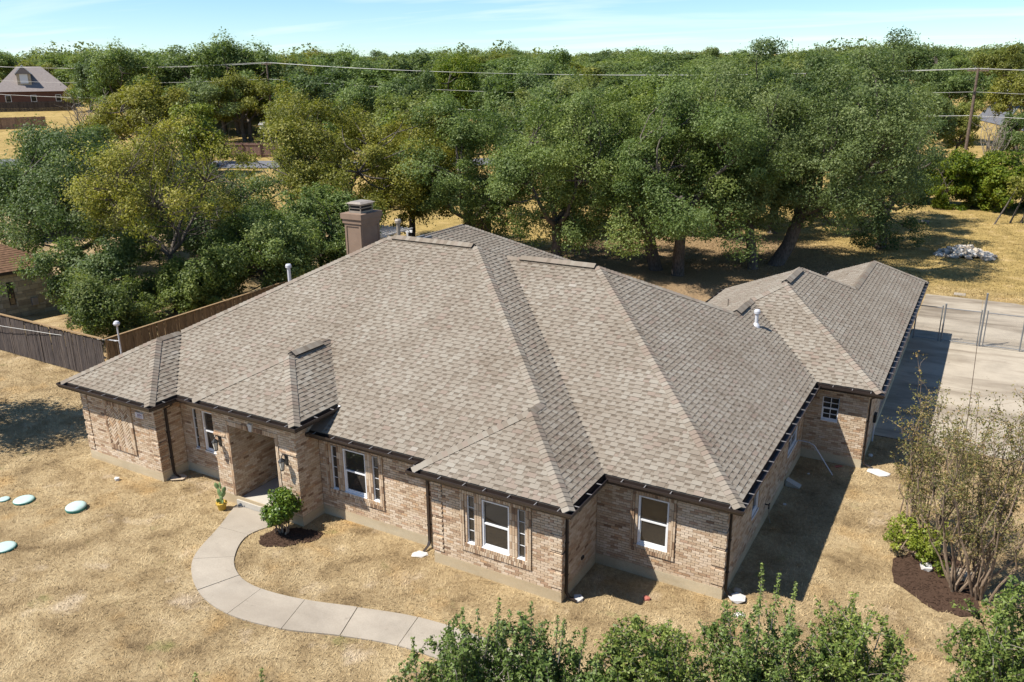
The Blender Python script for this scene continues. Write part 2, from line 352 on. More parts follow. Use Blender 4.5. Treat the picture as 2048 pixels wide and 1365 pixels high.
# driveway
def build_drive():
    root = empty('driveway', (24, 14, 0)); tag(root, 'stained concrete driveway beside the garage', 'driveway', kind='structure')
    j = 0.012
    xs = [23.36, 26.25, 31.5, 37.5]; ys = [14.02, 20.4, 26.62, 31.4, 36.25]
    for a in range(3):
        for b in range(4):
            m = MB(); x0, x1, y0, y1 = xs[a]+j*(a>0), xs[a+1]-j, ys[b]+j*.6, ys[b+1]-j*.6
            if b == 2 or b == 1: y0 += 0.0
            h = 0.03+0.004*((a+b) % 2)
            m.poly([(x0-24,y0-14),(x1-24,y0-14),(x1-24,y1-14),(x0-24,y1-14)], -.05, h); m.build('slab', M['drive'], root)
    m = MB(); m.poly([(23.34-24,14.0-14),(37.5-24,14.0-14),(37.5-24,36.27-14),(23.34-24,36.27-14)], -.06, 0.012); m.build('joint_bed', M['mulch'], root)
build_drive()

# mulch beds (structure)
def blob(cx, cy, rx, ry, n=28, seed=0, rot=0.0):
    r = np.random.default_rng(seed); ph = r.uniform(0, 6.28, 4); P = []
    for k in range(n):
        th = 2*math.pi*k/n; q = 1+.10*math.sin(2*th+ph[0])+.09*math.sin(3*th+ph[1])+.045*math.sin(7*th+ph[2])+.03*math.sin(13*th+ph[3])
        x, y = rx*q*math.cos(th), ry*q*math.sin(th); P.append((cx+x*math.cos(rot)-y*math.sin(rot), cy+x*math.sin(rot)+y*math.cos(rot)))
    return P
MULCH = [blob(10.05,-1.2,.80,.50,44,3,.5), blob(26.0,5.3,1.05,1.35,30,5,.35)]
for i, P in enumerate(MULCH):
    m = MB(); m.poly(P, -.03, .022)
    r = np.random.default_rng(40+i); X = np.array(P); lo, hi = X.min(0), X.max(0)
    q = r.uniform(lo, hi, (1500, 2)); q = q[in_poly(q[:,0], q[:,1], P)]
    for x, y in q:
        a = r.uniform(0, 6.28); l = r.uniform(.025, .06); wv = l*.3; h = .022+r.uniform(.003,.02)
        c, s = math.cos(a), math.sin(a)
        m.quad((x-c*l-s*wv,y-s*l+c*wv,.02),(x+c*l-s*wv,y+s*l+c*wv,h),(x+c*l+s*wv,y+s*l-c*wv,h+.008),(x-c*l+s*wv,y-s*l-c*wv,.024))
    tag(m.build('mulch_bed', M['mulch']), ['dark mulch bed beside the porch under the round shrub', 'dark mulch bed around the tall crape myrtles'][i], 'mulch', kind='structure')

HOUSE_RECTS = [(.40,4.16,-.70,15),(4,6.7,.28,15),(6.6,10.04,-.75,15),(9.9,14.4,.28,15),(14.3,18.15,-.26,15),(18,21.54,1.77,15),(15.9,23.43,10.97,27.0),(.4,12,14,20)]
def build_grass():
    N = 440000; r = np.random.default_rng(11)
    x = r.uniform(-15, 30, N); y = r.uniform(-9.8, 15, N)
    dc = np.hypot(x-CAM[0], y-CAM[1])
    keep = (dc > 11) & ~((x > 23.3) & (y > 13.95))
    for (a, b, c, d) in HOUSE_RECTS: keep &= ~((x > a) & (x < b) & (y > c) & (y < d))
    for P in walk_poly+MULCH: keep &= ~in_poly(x, y, P)
    # thin, bare patches
    bare = np.exp(-(((x-23.8)/.55)**2+((y-5.6)/.8)**2))+np.exp(-(((x-2.2)/1.6)**2+((y+4.6)/.9)**2))*.6+np.exp(-(((x-19.6)/.8)**2+((y-1.4)/.5)**2))*.6
    keep &= r.random(N) > bare*.95
    x, y = x[keep], y[keep]; z = terrain(x, y)
    n = len(x); a = 1.6*np.sin(x*.9+1.3*np.sin(y*.7))+1.4*np.sin(y*1.1+x*.35)+r.normal(0,.75,n)+np.pi*(r.random(n) < .5); tilt = r.uniform(.8, 1.45, n); L = r.uniform(.05, .125, n); wd = r.uniform(.005, .010, n)
    dirx, diry = np.cos(a), np.sin(a)
    base = np.stack([x, y, z], 1); side = np.stack([-diry*wd, dirx*wd, 0*x], 1)
    tip = base+np.stack([dirx*L*np.sin(tilt), diry*L*np.sin(tilt), L*np.cos(tilt)+.01], 1)
    V = np.stack([base-side, base+side, tip], 1)
    # yard behind the house, coarser
    N2 = 90000; x = r.uniform(-2, 36, N2); y = r.uniform(36.4, 66, N2); z = terrain(x, y); a = r.uniform(0, 6.283, N2); L = r.uniform(.05, .12, N2); wd = r.uniform(.014, .026, N2); tilt = r.uniform(.5, 1.35, N2)
    dirx, diry = np.cos(a), np.sin(a); base = np.stack([x, y, z], 1); side = np.stack([-diry*wd, dirx*wd, 0*x], 1)
    tip = base+np.stack([dirx*L*np.sin(tilt), diry*L*np.sin(tilt), L*np.cos(tilt)+.01], 1)
    V2 = np.stack([base-side, base+side, tip], 1)
    V = np.concatenate([V, V2]); me = fast_mesh('dry_grass', V, 3, r.random(len(V)))
    tag(link('dry_grass', me, M['blade']), 'short dry straw grass covering the lawns', 'grass', kind='stuff')
build_grass()

# ------------------------------------------------------------------ the house
K = 0.553; ZR = 2.75; ZP = 3.271; OV = 0.449
SL = math.sqrt(1+K*K)
house = empty('brick_house', (11, 7, 0), 'single storey tan brick house with brown shingle hip roofs and porch', 'house')
bpy.context.view_layer.update()
HOFF = np.array([11, 7, 0.0])
def hpart(o):
    o.parent = house; o.matrix_parent_inverse = Matrix.Translation((-11,-7,0)); return o

def P3(W, s, z, off):
    ax, c, sg = W
    return (s, c+sg*off, z) if ax == 'y' else (c+sg*off, s, z)
BR = []   # all bricks: (W, s0, s1, z0, z1, off, tone, full)
def btone(r):
    u = r.random()
    return r.uniform(.46,.80) if u < .70 else (r.uniform(.22,.46) if u < .87 else (r.uniform(.04,.22) if u < .91 else r.uniform(.82,1.0)))
CH, BL, JT = 0.0715, 0.205, 0.012
def cut(iv, a, b):
    o = []
    for p, q in iv:
        if b <= p or a >= q: o.append((p, q)); continue
        if a > p: o.append((p, a))
        if b < q: o.append((b, q))
    return o
def bricks(W, s0, s1, z0, z1, off=0.0, holes=(), mode='run', seed=0, dark=0.0):
    r = np.random.default_rng(seed+int(abs(W[1])*100)+int(s0*37))
    if mode == 'soldier': ch, bl = z1-z0, CH
    elif mode == 'stack': ch, bl = BL, CH
    else: ch, bl = CH, BL
    nrow = max(1, int(round((z1-z0)/ch))); ch = (z1-z0)/nrow
    for i in range(nrow):
        a, b = z0+i*ch, z0+(i+1)*ch
        iv = [(s0, s1)]
        for h in holes:
            if h[2] < b-.5*ch and h[3] > a+.5*ch: iv = cut(iv, h[0], h[1])
        sh = (bl/2 if (i % 2 and mode == 'run') else 0)
        for p, q in iv:
            if mode == 'run':
                k0 = math.floor((p-s0-sh)/bl); k1 = math.ceil((q-s0-sh)/bl); edges = [(s0+sh+k*bl, s0+sh+(k+1)*bl) for k in range(k0, k1)]
            else:
                n = max(1, int(round((q-p)/bl))); e = (q-p)/n; edges = [(p+k*e, p+(k+1)*e) for k in range(n)]
            for u, v in edges:
                uu, vv = max(u, p), min(v, q)
                if vv-uu < .035: continue
                full = (mode == 'run' and uu == u and vv == v)
                t = btone(r)
                BR.append((W, uu+JT/2, vv-JT/2, a+JT/2, b-JT/2, off+r.uniform(-.0015,.0015), max(0, t-dark*r.random()), full))
def rects_minus(s0, s1, z0, z1, holes):
    ss = sorted({s0, s1, *[min(max(h[0], s0), s1) for h in holes], *[min(max(h[1], s0), s1) for h in holes]})
    zs = sorted({z0, z1, *[min(max(h[2], z0), z1) for h in holes], *[min(max(h[3], z0), z1) for h in holes]})
    o = []
    for i in range(len(ss)-1):
        for j in range(len(zs)-1):
            cs, cz = (ss[i]+ss[i+1])/2, (zs[j]+zs[j+1])/2
            if not any(h[0] < cs < h[1] and h[2] < cz < h[3] for h in holes): o.append((ss[i], ss[i+1], zs[j], zs[j+1]))
    return o
backing = MB(); found = MB(); WINS = []
FZ = 0.30
def wall(W, s0, s1, z1, holes=(), z0=FZ, quoins=(), trims=(), brick=True, fnd=True, seed=0):
    """holes=(s0,s1,z0,z1); quoins: 'a' / 'b' ends with raised corner blocks; trims: raised bordered panels (s0,s1,z0,z1)"""
    for a, b, c, d in rects_minus(s0, s1, z0, z1, holes):
        backing.quad(P3(W,a,c,-.013), P3(W,b,c,-.013), P3(W,b,d,-.013), P3(W,a,d,-.013))
    if fnd:
        e = .006
        found.quad(P3(W,s0-e,-.15,e), P3(W,s1+e,-.15,e), P3(W,s1+e,FZ,e), P3(W,s0-e,FZ,e))
        found.quad(P3(W,s0-e,FZ,e), P3(W,s1+e,FZ,e), P3(W,s1+e,FZ,-.02), P3(W,s0-e,FZ,-.02))
    if not brick: return
    ex = list(holes)
    for q in quoins:
        a, b = (s0, s0+.315) if q == 'a' else (s1-.315, s1)
        zq = .395
        while zq < z1-.1:
            zt = min(zq+6*CH, z1); ex.append((a, b, zq, zt)); bricks(W, a-(.022 if q=='a' else 0), b+(.022 if q=='b' else 0), zq, zt, .022, (), 'run', seed+5)
            fr = MB(); zq += 7.3*CH
    for t in trims:
        a, b, c, d = t; tw = .115
        ex.append(t)
        for (p, q, e, f, md) in ((a, b, c, c+tw, 'soldier'), (a, b, d-tw, d, 'soldier'), (a, a+tw, c+tw, d-tw, 'stack'), (b-tw, b, c+tw, d-tw, 'stack')):
            if f > z1: f = z1
            if f-e > .03: bricks(W, p, q, e, f, .032, (), md, seed+9, .25)
        inner = (a+tw, b-tw, c+tw, min(d-tw, z1))
        hs = [h for h in holes if h[0] > a-.01 and h[1] < b+.01]
        if hs:
            sill = min(h[2] for h in hs)
            if sill-.005-(c+tw) > .05: bricks(W, a+tw, b-tw, c+tw, sill-.002, .030, (), 'soldier', seed+11, .1)
            bricks(W, a+tw, b-tw, sill, inner[3], 0.0, holes, 'stack' , seed+13, .15)
    bricks(W, s0, s1, z0, z1, 0.0, ex, 'run', seed)

ZT = ZR-.10
wLW=('y',-.651,-1); wLWr=('x',4.117,1); wWW=('y',.335,-1); wPF=('y',-.553,-1); wPR=('x',9.993,1); wPL=('x',6.66,-1)
wMid=('y',.335,-1); wRWl=('x',14.351,-1); wRW=('y',-.212,-1); wRWr=('x',18.104,1); wRS=('y',1.825,-1); wR=('x',21.486,1); wG=('y',11.025,-1); wGR=('x',23.381,1); wL=('x',.449,-1)
PAN=(1.62,3.0,.68,2.37)
wall(wLW, .449, 4.117, ZT, [], quoins=('a','b'), seed=1)
wall(wLWr, -.651, .335, ZT, [], quoins=('a',), seed=2)
hW=[(4.63,4.82,.92,2.30),(5.07,5.89,.92,2.30)]
wall(wWW, 4.117, 6.66, ZT, hW, seed=3)
ZTP = ZP-.10
wall(wPF, 6.66, 9.993, ZTP, [(7.35,9.19,.0,2.60)], seed=4)
wall(wPR, -.553, .335, ZTP, [], seed=5); wall(wPR, .335, 1.25, ZTP, [], z0=2.55, fnd=False, seed=6)
wall(wPL, -.553, .335, ZTP, [], seed=7)
hM=[(10.43,10.64,.93,2.30),(10.86,11.68,.93,2.30),(11.92,12.14,.93,2.30)]
wall(wMid, 9.993, 14.351, ZT, hM, trims=[(10.22,12.31,.70,ZT)], seed=8)
wall(wRWl, -.212, .335, ZT, [], seed=9)
hR=[(15.41,15.63,.90,2.26),(15.84,16.65,.90,2.26),(16.88,17.10,.90,2.26)]
wall(wRW, 14.351, 18.104, ZT, hR, quoins=('a','b'), trims=[(15.22,17.28,.67,2.42)], seed=10)
wall(wRWr, -.212, 1.825, ZT, [], quoins=('a',), seed=11)
hS=[(19.23,20.04,.91,2.30)]
wall(wRS, 18.104, 21.486, ZT, hS, quoins=('b',), trims=[(19.03,20.23,.70,2.44)], seed=12)
hD=[(4.40,5.15,.93,2.30),(8.72,10.12,.93,2.30)]
wall(wR, 1.825, 11.025, ZT, hD, quoins=('a',), seed=13)
hG=[(22.0,22.52,1.46,2.27)]
wall(wG, 21.486, 23.381, ZT, hG, seed=14)
wall(wGR, 11.025, 26.68, ZT, [(15.2,20.0,0.02,2.2),(20.6,25.4,.02,2.2)], seed=15)
wall(wL, -.651, 19.85, ZT, [], brick=False)
wall(('y',19.85,1), .449, 11.75, ZT, [], brick=False); wall(('y',26.68,1), 19.75, 23.381, ZT, [], brick=False); wall(('x',11.75,1), 14.3, 19.85, ZT, [], brick=False)
wall(('y',14.30,1), 11.75, 16.1, ZT, [], brick=False); wall(('x',16.1,-1), 14.3, 21.0, ZT, [], brick=False); wall(('y',21.0,1), 16.1, 19.75, ZT, [], brick=False); wall(('x',19.75,-1), 21.0, 26.68, ZT, [], brick=False)
# porch interior
wall(('x',7.35,1), -.553, 2.4, 2.62, [], z0=.2, fnd=False, seed=16); wall(('x',9.19,-1), -.553, 2.4, 2.62, [], z0=.2, fnd=False, seed=17)
wall(('y',2.4,-1), 7.35, 9.19, 2.62, [(7.75,8.75,.2,2.35)], z0=.2, fnd=False, seed=18)
# raised border and herringbone of the panel on the left wing
def herring():
    a, b, c, d = PAN; tw = .105; out = []
    for (p, q, e, f, md) in ((a,b,c,c+tw*1.5,'soldier'),(a,b,d-tw*1.3,d,'soldier'),(a,a+tw,c+tw*1.5,d-tw*1.3,'stack'),(b-tw,b,c+tw*1.5,d-tw*1.3,'stack')):
        bricks(wLW, p, q, e, f, .040, (), md, 61, .25)
    x0, x1, z0, z1 = a+tw, b-tw, c+tw*1.5, d-tw*1.3
    def clip(poly, ax, v, sg):
        o = []
        for i in range(len(poly)):
            p, q = poly[i], poly[(i+1) % len(poly)]; dp, dq = sg*(p[ax]-v), sg*(q[ax]-v)
            if dp >= 0: o.append(p)
            if (dp >= 0) != (dq >= 0):
                t = dp/(dp-dq); o.append((p[0]+t*(q[0]-p[0]), p[1]+t*(q[1]-p[1])))
        return o
    r = np.random.default_rng(5); bw = .076; bl = bw*3; g = .022; m = MB()
    m.quad((x0,-.651-.001,z0),(x1,-.651-.001,z0),(x1,-.651-.001,z1),(x0,-.651-.001,z1), .06)
    c45 = math.sqrt(.5)
    for i in range(-30, 30):
        for j in range(-10, 10):
            for kind in (0, 1):
                # basket of horizontal (0) and vertical (1) bricks stepping diagonally
                bx = (i+j*3*1.0)*bw+(0 if kind == 0 else 0); by = (i-j*3*1.0)*bw
                if kind == 0: rx = (bx+g/2, bx+bl-g/2, by+g/2, by+bw-g/2)
                else: rx = (bx-bw+g/2, bx-g/2, by+g/2-0, by+bl-g/2)
                if kind == 1: rx = (bx+g/2, bx+bw-g/2, by+bw+g/2, by+bw+bl-g/2)
                pl = [(rx[0],rx[2]),(rx[1],rx[2]),(rx[1],rx[3]),(rx[0],rx[3])]
                pl = [((u-v)*c45+(x0+x1)/2, (u+v)*c45+(z0+z1)/2-1.2*0) for u, v in pl]
                for ax, v, sg in ((0,x0,1),(0,x1,-1),(1,z0,1),(1,z1,-1)):
                    if len(pl) >= 3: pl = clip(pl, ax, v, sg)
                if len(pl) < 3: continue
                ar = abs(sum(pl[t][0]*pl[(t+1)%len(pl)][1]-pl[(t+1)%len(pl)][0]*pl[t][1] for t in range(len(pl))))/2
                if ar < 2e-4: continue
                n = len(pl); o = (.028 if kind == 0 else .022)+r.uniform(0,.004)
                V = [(u,-.651-o,v) for u, v in pl]+[(u,-.651+.002,v) for u, v in pl]
                out.append((V, [tuple(range(n))]+[(t,(t+1)%n,n+(t+1)%n,n+t) for t in range(n)], btone(r)))
    return m, out
hm, hout = herring()
# the panel sits in front of the plain bricks of that wall
BR = [b for b in BR if not (b[0] == wLW and b[5] < .01 and b[1] > PAN[0]-.16 and b[2] < PAN[1]+.16 and b[3] > PAN[2] and b[4] < PAN[3] and (b[1]+b[2])/2 > PAN[0] and (b[1]+b[2])/2 < PAN[1])]

wallo = hpart(backing.build('wall', M['mortar']))
hpart(found.build('foundation', M['found']))
def brick_faces(b):
    W, s0, s1, z0, z1, off, t, full = b
    f = [P3(W,s0,z0,off),P3(W,s1,z0,off),P3(W,s1,z1,off),P3(W,s0,z1,off)]; k = [P3(W,s0,z0,-.014),P3(W,s1,z0,-.014),P3(W,s1,z1,-.014),P3(W,s0,z1,-.014)]
    return [f]+[[f[i],f[(i+1)%4],k[(i+1)%4],k[i]] for i in (0,1,2,3)]
def pick_individual_bricks():
    c = []
    for i, b in enumerate(BR):
        if b[7] and b[0] in (wRS, wRW) and abs(b[5]) < .01:
            p = np.array(P3(b[0], (b[1]+b[2])/2, (b[3]+b[4])/2, 0)); c.append((np.linalg.norm(p-CAM), i))
    c.sort(); return {i for d, i in c[:300]}
ind = pick_individual_bricks()
variants = []
for k in range(14):
    b = (('y',0,-1), -(BL-JT)/2, (BL-JT)/2, -(CH-JT)/2, (CH-JT)/2, 0.0, btone(rng), True)
    variants.append(fast_mesh('brick', np.array(brick_faces(b)), 4, [b[6]]*5)); variants[-1].materials.append(M['brick'])
Q, T = [], []
for i, b in enumerate(BR):
    if i in ind:
        o = bpy.data.objects.new('brick', variants[random.randrange(14)]); COL.objects.link(o); o.parent = wallo
        o.location = P3(b[0], (b[1]+b[2])/2, (b[3]+b[4])/2, b[5])
    else:
        Q += brick_faces(b); T += [b[6]]*5
tag(link('brickwork', fast_mesh('brickwork', np.array(Q), 4, T), M['brick'], wallo), kind='stuff')
hb = hm.build('herringbone_bed', M['mortar'], wallo)
for V, Fc, t in hout:
    m = MB(); m.add(V, Fc, t); m.build('brick', M['brick'], wallo)

# ---- windows
def window(W, h, kind):
    s0, s1, z0, z1 = h; D = .085
    rv = MB()
    for a, b in (((s0,z0),(s1,z0)),((s1,z0),(s1,z1)),((s1,z1),(s0,z1)),((s0,z1),(s0,z0))):
        rv.quad(P3(W,a[0],a[1],0), P3(W,b[0],b[1],0), P3(W,b[0],b[1],-D-.06), P3(W,a[0],a[1],-D-.06), .45)
    hpart(rv.build('window_reveal', M['brick']))
    def bar(mb, a, b, c, d, o0, o1):
        p = [P3(W,a,c,o0),P3(W,b,c,o0),P3(W,b,c,o1),P3(W,a,c,o1),P3(W,a,d,o0),P3(W,b,d,o0),P3(W,b,d,o1),P3(W,a,d,o1)]; mb.hexa(p)
    fw = .050 if kind == 'double' else .022
    fr = MB()
    bar(fr, s0, s0+fw, z0, z1, -D, -.025); bar(fr, s1-fw, s1, z0, z1, -D, -.025); bar(fr, s0+fw, s1-fw, z1-fw, z1, -D, -.025); bar(fr, s0+fw, s1-fw, z0, z0+fw, -D, -.025)
    wo = hpart(fr.build('window', M['white']))
    zm = (z0+z1)/2
    i0, i1, j0, j1 = s0+fw, s1-fw, z0+fw, z1-fw
    def child(name, mat, *bars):
        mb = MB()
        for b_ in bars: bar(mb, *b_)
        o = mb.build(name, mat); o.parent = wo; return o
    if kind in ('double', 'grid'):
        sw = .026
        child('meeting_rail', M['white'], (i0, i1, zm-.022, zm+.022, -D-.005, -.042))
        child('lower_sash', M['white'], (i0, i0+sw, j0, zm-.022, -D, -.05), (i1-sw, i1, j0, zm-.022, -D, -.05), (i0+sw, i1-sw, j0, j0+sw+.015, -D, -.05))
        child('pane', M['glass'], (i0+sw, i1-sw, j0+sw, zm-.022, -D-.005, -.072)); child('pane', M['glass'], (i0, i1, zm+.022, j1, -D-.01, -.082))
        if kind == 'grid':
            child('muntin', M['white'], ((i0+i1)/2-.010, (i0+i1)/2+.010, j0+sw, j1, -.080, -.055))
            for q in ((j0+zm)/2, (zm+j1)/2): child('muntin', M['white'], (i0, i1, q-.010, q+.010, -.080, -.058))
    else:
        n = 4
        for q in range(n):
            a, b = j0+(j1-j0)*q/n, j0+(j1-j0)*(q+1)/n
            child('pane', M['glass'], (i0, i1, a+.005, b-.005, -D-.005, -.066))
            if q: child('muntin', M['white'], (i0, i1, a-.006, a+.006, -D, -.055))
    child('sill', M['white'] if kind != 'double' else M['white'], (s0-.0, s1+.0, z0-.028, z0+.004, -.02, .022))
    return wo
window(wWW, hW[0], 'side'); window(wWW, hW[1], 'double')
for h, k in zip(hM, ('side','double','side')): window(wMid, h, k)
for h, k in zip(hR, ('side','double','side')): window(wRW, h, k)
window(wRS, hS[0], 'double'); window(wR, hD[0], 'double'); window(wR, hD[1], 'grid'); window(wG, hG[0], 'grid')
# garage doors, front door
for s0, s1 in ((15.2,20.0),(20.6,25.4)):
    m = MB(); m.box(23.30,23.35,s0,s1,.02,2.2); go = hpart(m.build('garage_door', M['garage']))
    for q in range(4):
        for c in range(4):
            pm = MB(); a = s0+.15+c*(s1-s0-.1)/4; pm.box(23.35,23.365,a,a+(s1-s0)/4-.2,.1+q*.53,.48+q*.53); pm.build('panel', M['garage']).parent = go
m = MB(); m.box(7.75,8.75,2.42,2.46,.2,2.35); do = hpart(m.build('front_door', M['door']))
m = MB(); m.lathe([(.0,0),(.03,.005),(.032,.03),(.0,.045)], (8.62,2.40,1.15), 10); m.build('knob', M['cap_metal']).parent = do
m = MB(); m.box(7.36,9.18,-.545,2.44,2.60,2.66); hpart(m.build('porch_ceiling', M['soffit']))
m = MB(); m.poly([(7.36,-.60),(9.18,-.60),(9.18,2.4),(7.36,2.4)], -.05, .20); hpart(m.build('porch_slab', M['slab']))
# head trim over the porch opening (soldier course) and keystone
BR2 = BR; BR = []
bricks(wPF, 7.23, 9.31, 2.615, 2.76, .022, [(8.18,8.37,2.5,3)], 'soldier', 71, .2)
bricks(wPF, 7.235, 7.345, .32, 2.61, .02, (), 'stack', 72, .1); bricks(wPF, 9.195, 9.305, .32, 2.61, .02, (), 'stack', 73, .1)
bricks(wPF, 6.66, 7.15, 2.19, 2.19+CH, .03, (), 'run', 74, .3); bricks(wPF, 9.38, 9.993, 2.21, 2.21+CH, .03, (), 'run', 75, .3)
Q, T = [], []
for b in BR: Q += brick_faces(b); T += [b[6]]*5
tag(link('porch_trim_bricks', fast_mesh('porch_trim_bricks', np.array(Q), 4, T), M['brick'], wallo), kind='stuff')
m = MB(); y0, y1 = -.553-.05, -.553; m.hexa([(8.225,y0,2.62),(8.325,y0,2.62),(8.325,y1,2.62),(8.225,y1,2.62),(8.185,y0,2.85),(8.365,y0,2.85),(8.365,y1,2.85),(8.185,y1,2.85)])
hpart(m.build('keystone', M['clump']))
# address plaque with its number
m = MB(); m.box(3.24,3.60,-.69,-.655,2.08,2.26); pq = hpart(m.build('address_plaque', M['plaque']))
def text_obj(txt, size, loc, mat, parent):
    cu = bpy.data.curves.new('number', 'FONT'); cu.body = txt; cu.size = size; cu.extrude = .002; cu.align_x = 'CENTER'
    o = bpy.data.objects.new('number', cu); COL.objects.link(o)
    dg = bpy.context.evaluated_depsgraph_get(); me = bpy.data.meshes.new_from_object(o.evaluated_get(dg)); bpy.data.objects.remove(o)
    o = link('number', me, mat); o.matrix_world = Matrix.Translation(loc) @ Matrix.Rotation(math.radians(90), 4, 'X'); 
    o.parent = parent; return o
text_obj('2004', .12, (3.43,-.693,2.145), M['ink'], pq)
m = MB(); m.box(3.30,3.55,-.694,-.690,2.105,2.118); m.build('plaque_line', M['ink'], pq)
# small wall devices: dryer vent, hose bib, meter box
m = MB(); m.box(18.09,18.14,.9,1.02,.60,.68); hpart(m.build('wall_outlet', M['black']))

# ------------------------------------------------------------------ roof
BL_ = [ # x0,x1,y0,y1,z0
 (0,18.553,-.114,14.75,ZR), (3,21.935,1.376,14.75,ZR), (0,12.2,4,20.3,ZR), (0,4.566,-1.11,8,ZR), (13.902,18.553,-.661,6,ZR),
 (6.244,10.442,-.981,7,ZP), (15.666,23.83,10.576,21.442,ZR), (19.298,23.83,15,27.127,ZR), (15.666,21.935,5,20,ZR)]
def bh(b, x, y):
    return b[4]+K*np.minimum(np.minimum(x-b[0], b[1]-x), np.minimum(y-b[2], b[3]-y))
def inb(b, x, y): return (x > b[0]-1e-6) & (x < b[1]+1e-6) & (y > b[2]-1e-6) & (y < b[3]+1e-6)
deck = MB(); ED = .150
for b in BL_:
    x0, x1, y0, y1, z0 = b; x0 += ED; x1 -= ED; y0 += ED; y1 -= ED; z = z0+K*ED-.012
    wx, wy = x1-x0, y1-y0; h = min(wx, wy)/2
    A = [(x0,y0,z),(x1,y0,z),(x1,y1,z),(x0,y1,z)]
    if wx >= wy: r = [(x0+h,y0+h,z+K*h),(x1-h,y0+h,z+K*h)]; fc = [(0,1,5,4),(1,2,5),(2,3,4,5),(3,0,4)]
    else: r = [(x0+h,y0+h,z+K*h),(x0+h,y1-h,z+K*h)]; fc = [(0,1,4),(1,2,5,4),(2,3,5),(3,0,4,5)]
    deck.add(A+r, fc)
    # fascia edge
    for i in range(4):
        p, q = A[i], A[(i+1) % 4]; deck.quad(p, q, (q[0],q[1],z-.03), (p[0],p[1],z-.03))
roof = hpart(deck.build('roof', M['deck']))

EXPO = 0.143; EH = EXPO/SL
TOOTH = (.13,.17,.21,.26)
tabs = []   # (origin3, a3, u3, n3, s0, s1, d0, h, tone, tooth, width index)
def plane_tabs(bi, side):
    b = BL_[bi]; x0, x1, y0, y1, z0 = b
    if side == 'f': E0, a, u, Ls = np.array([x0,y0,z0]), np.array([1.,0,0]), np.array([0,1.,0]), x1-x0
    if side == 'b': E0, a, u, Ls = np.array([x1,y1,z0]), np.array([-1.,0,0]), np.array([0,-1.,0]), x1-x0
    if side == 'r': E0, a, u, Ls = np.array([x1,y0,z0]), np.array([0,1.,0]), np.array([-1.,0,0]), y1-y0
    if side == 'l': E0, a, u, Ls = np.array([x0,y1,z0]), np.array([0,-1.,0]), np.array([1.,0,0]), y1-y0
    hmax = min(x1-x0, y1-y0)/2; us = (u+np.array([0,0,K]))/SL; nn = (np.array([0,0,1.])-K*u)/SL
    r = np.random.default_rng(100+bi*7+ord(side)); i = 0
    S = np.arange(0.01, Ls, .02)
    while True:
        d0 = .138+i*EH; i += 1
        if d0 > hmax-.02: break
        dm = d0+EH*.5; X = E0[0]+a[0]*S+u[0]*dm; Y = E0[1]+a[1]*S+u[1]*dm; z = z0+K*dm
        vis = np.abs(bh(b, X, Y)-z) < 1e-6
        for j, o in enumerate(BL_):
            if j == bi: continue
            hz = np.where(inb(o, X, Y), bh(o, X, Y), -9)
            vis &= ~((hz > z+1e-4) | ((np.abs(hz-z) <= 1e-4) & (j < bi)))
        if not vis.any(): continue
        e = np.flatnonzero(np.diff(np.concatenate([[0], vis.astype(int), [0]])))
        for p, q in zip(e[::2], e[1::2]):
            sa, sb = S[p]-.01, S[q-1]+.01
            s = sa-r.uniform(0,.3); tooth = bool(r.integers(2)); band = r.normal(0,.05)
            while s < sb:
                wi = int(r.integers(4)); wd = TOOTH[wi] if tooth else float(r.choice([.08,.11,.14,.17]))
                p0, p1 = max(s, sa), min(s+wd, sb)
                if p1-p0 > .012:
                    t = (r.choice([.46,.54,.60,.68,.84,.36], p=[.2,.28,.26,.12,.09,.05]) if tooth else r.choice([.40,.48,.55,.82], p=[.3,.35,.25,.1]))
                    tabs.append((E0, a, us, nn, p0, p1, d0*SL, .020 if tooth else .010, float(np.clip(t+band*.5+r.normal(0,.035),0,1)), tooth and p0 == s and p1 == s+wd, wi))
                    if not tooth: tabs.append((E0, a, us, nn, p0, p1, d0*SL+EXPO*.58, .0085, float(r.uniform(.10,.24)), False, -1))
                s += wd; tooth = not tooth
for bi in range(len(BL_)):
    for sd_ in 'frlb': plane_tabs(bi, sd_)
def tab_arrays(tb):
    E = np.array([t[0] for t in tb]); A = np.array([t[1] for t in tb]); U = np.array([t[2] for t in tb]); N = np.array([t[3] for t in tb])
    s0, s1, d0, h, tn = (np.array([t[k] for t in tb])[:, None] for k in (4,5,6,7,8))
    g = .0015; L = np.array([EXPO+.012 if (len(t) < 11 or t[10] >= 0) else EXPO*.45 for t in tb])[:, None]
    pt = lambda s, d, z: E+A*s+U*d+N*z
    a, b, c, d = pt(s0+g,d0,h), pt(s1-g,d0,h), pt(s1-g,d0+L,.001), pt(s0+g,d0+L,.001)
    a2, b2 = pt(s0+g,d0,-.002), pt(s1-g,d0,-.002)
    V = np.concatenate([np.stack([a,b,c,d],1), np.stack([a2,b2,b,a],1), np.stack([a2,a,d,d-N*.001],1), np.stack([b2,b,c,c-N*.001],1)])
    return V, np.tile(tn[:,0], 4)
cen = np.array([t[0]+t[1]*(t[4]+t[5])/2+t[2]*t[6] for t in tabs]); full = np.array([bool(t[9]) for t in tabs])
side_ok = np.array([t[2][1] > .1 or t[2][0] < -.1 for t in tabs])
dist = np.linalg.norm(cen-CAM, axis=1)+np.where(full & side_ok, 0, 1e6)
near = set(np.argsort(dist)[:300].tolist())
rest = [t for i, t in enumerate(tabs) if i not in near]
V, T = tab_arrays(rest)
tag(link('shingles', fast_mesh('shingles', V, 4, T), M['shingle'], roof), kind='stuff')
tv = {}
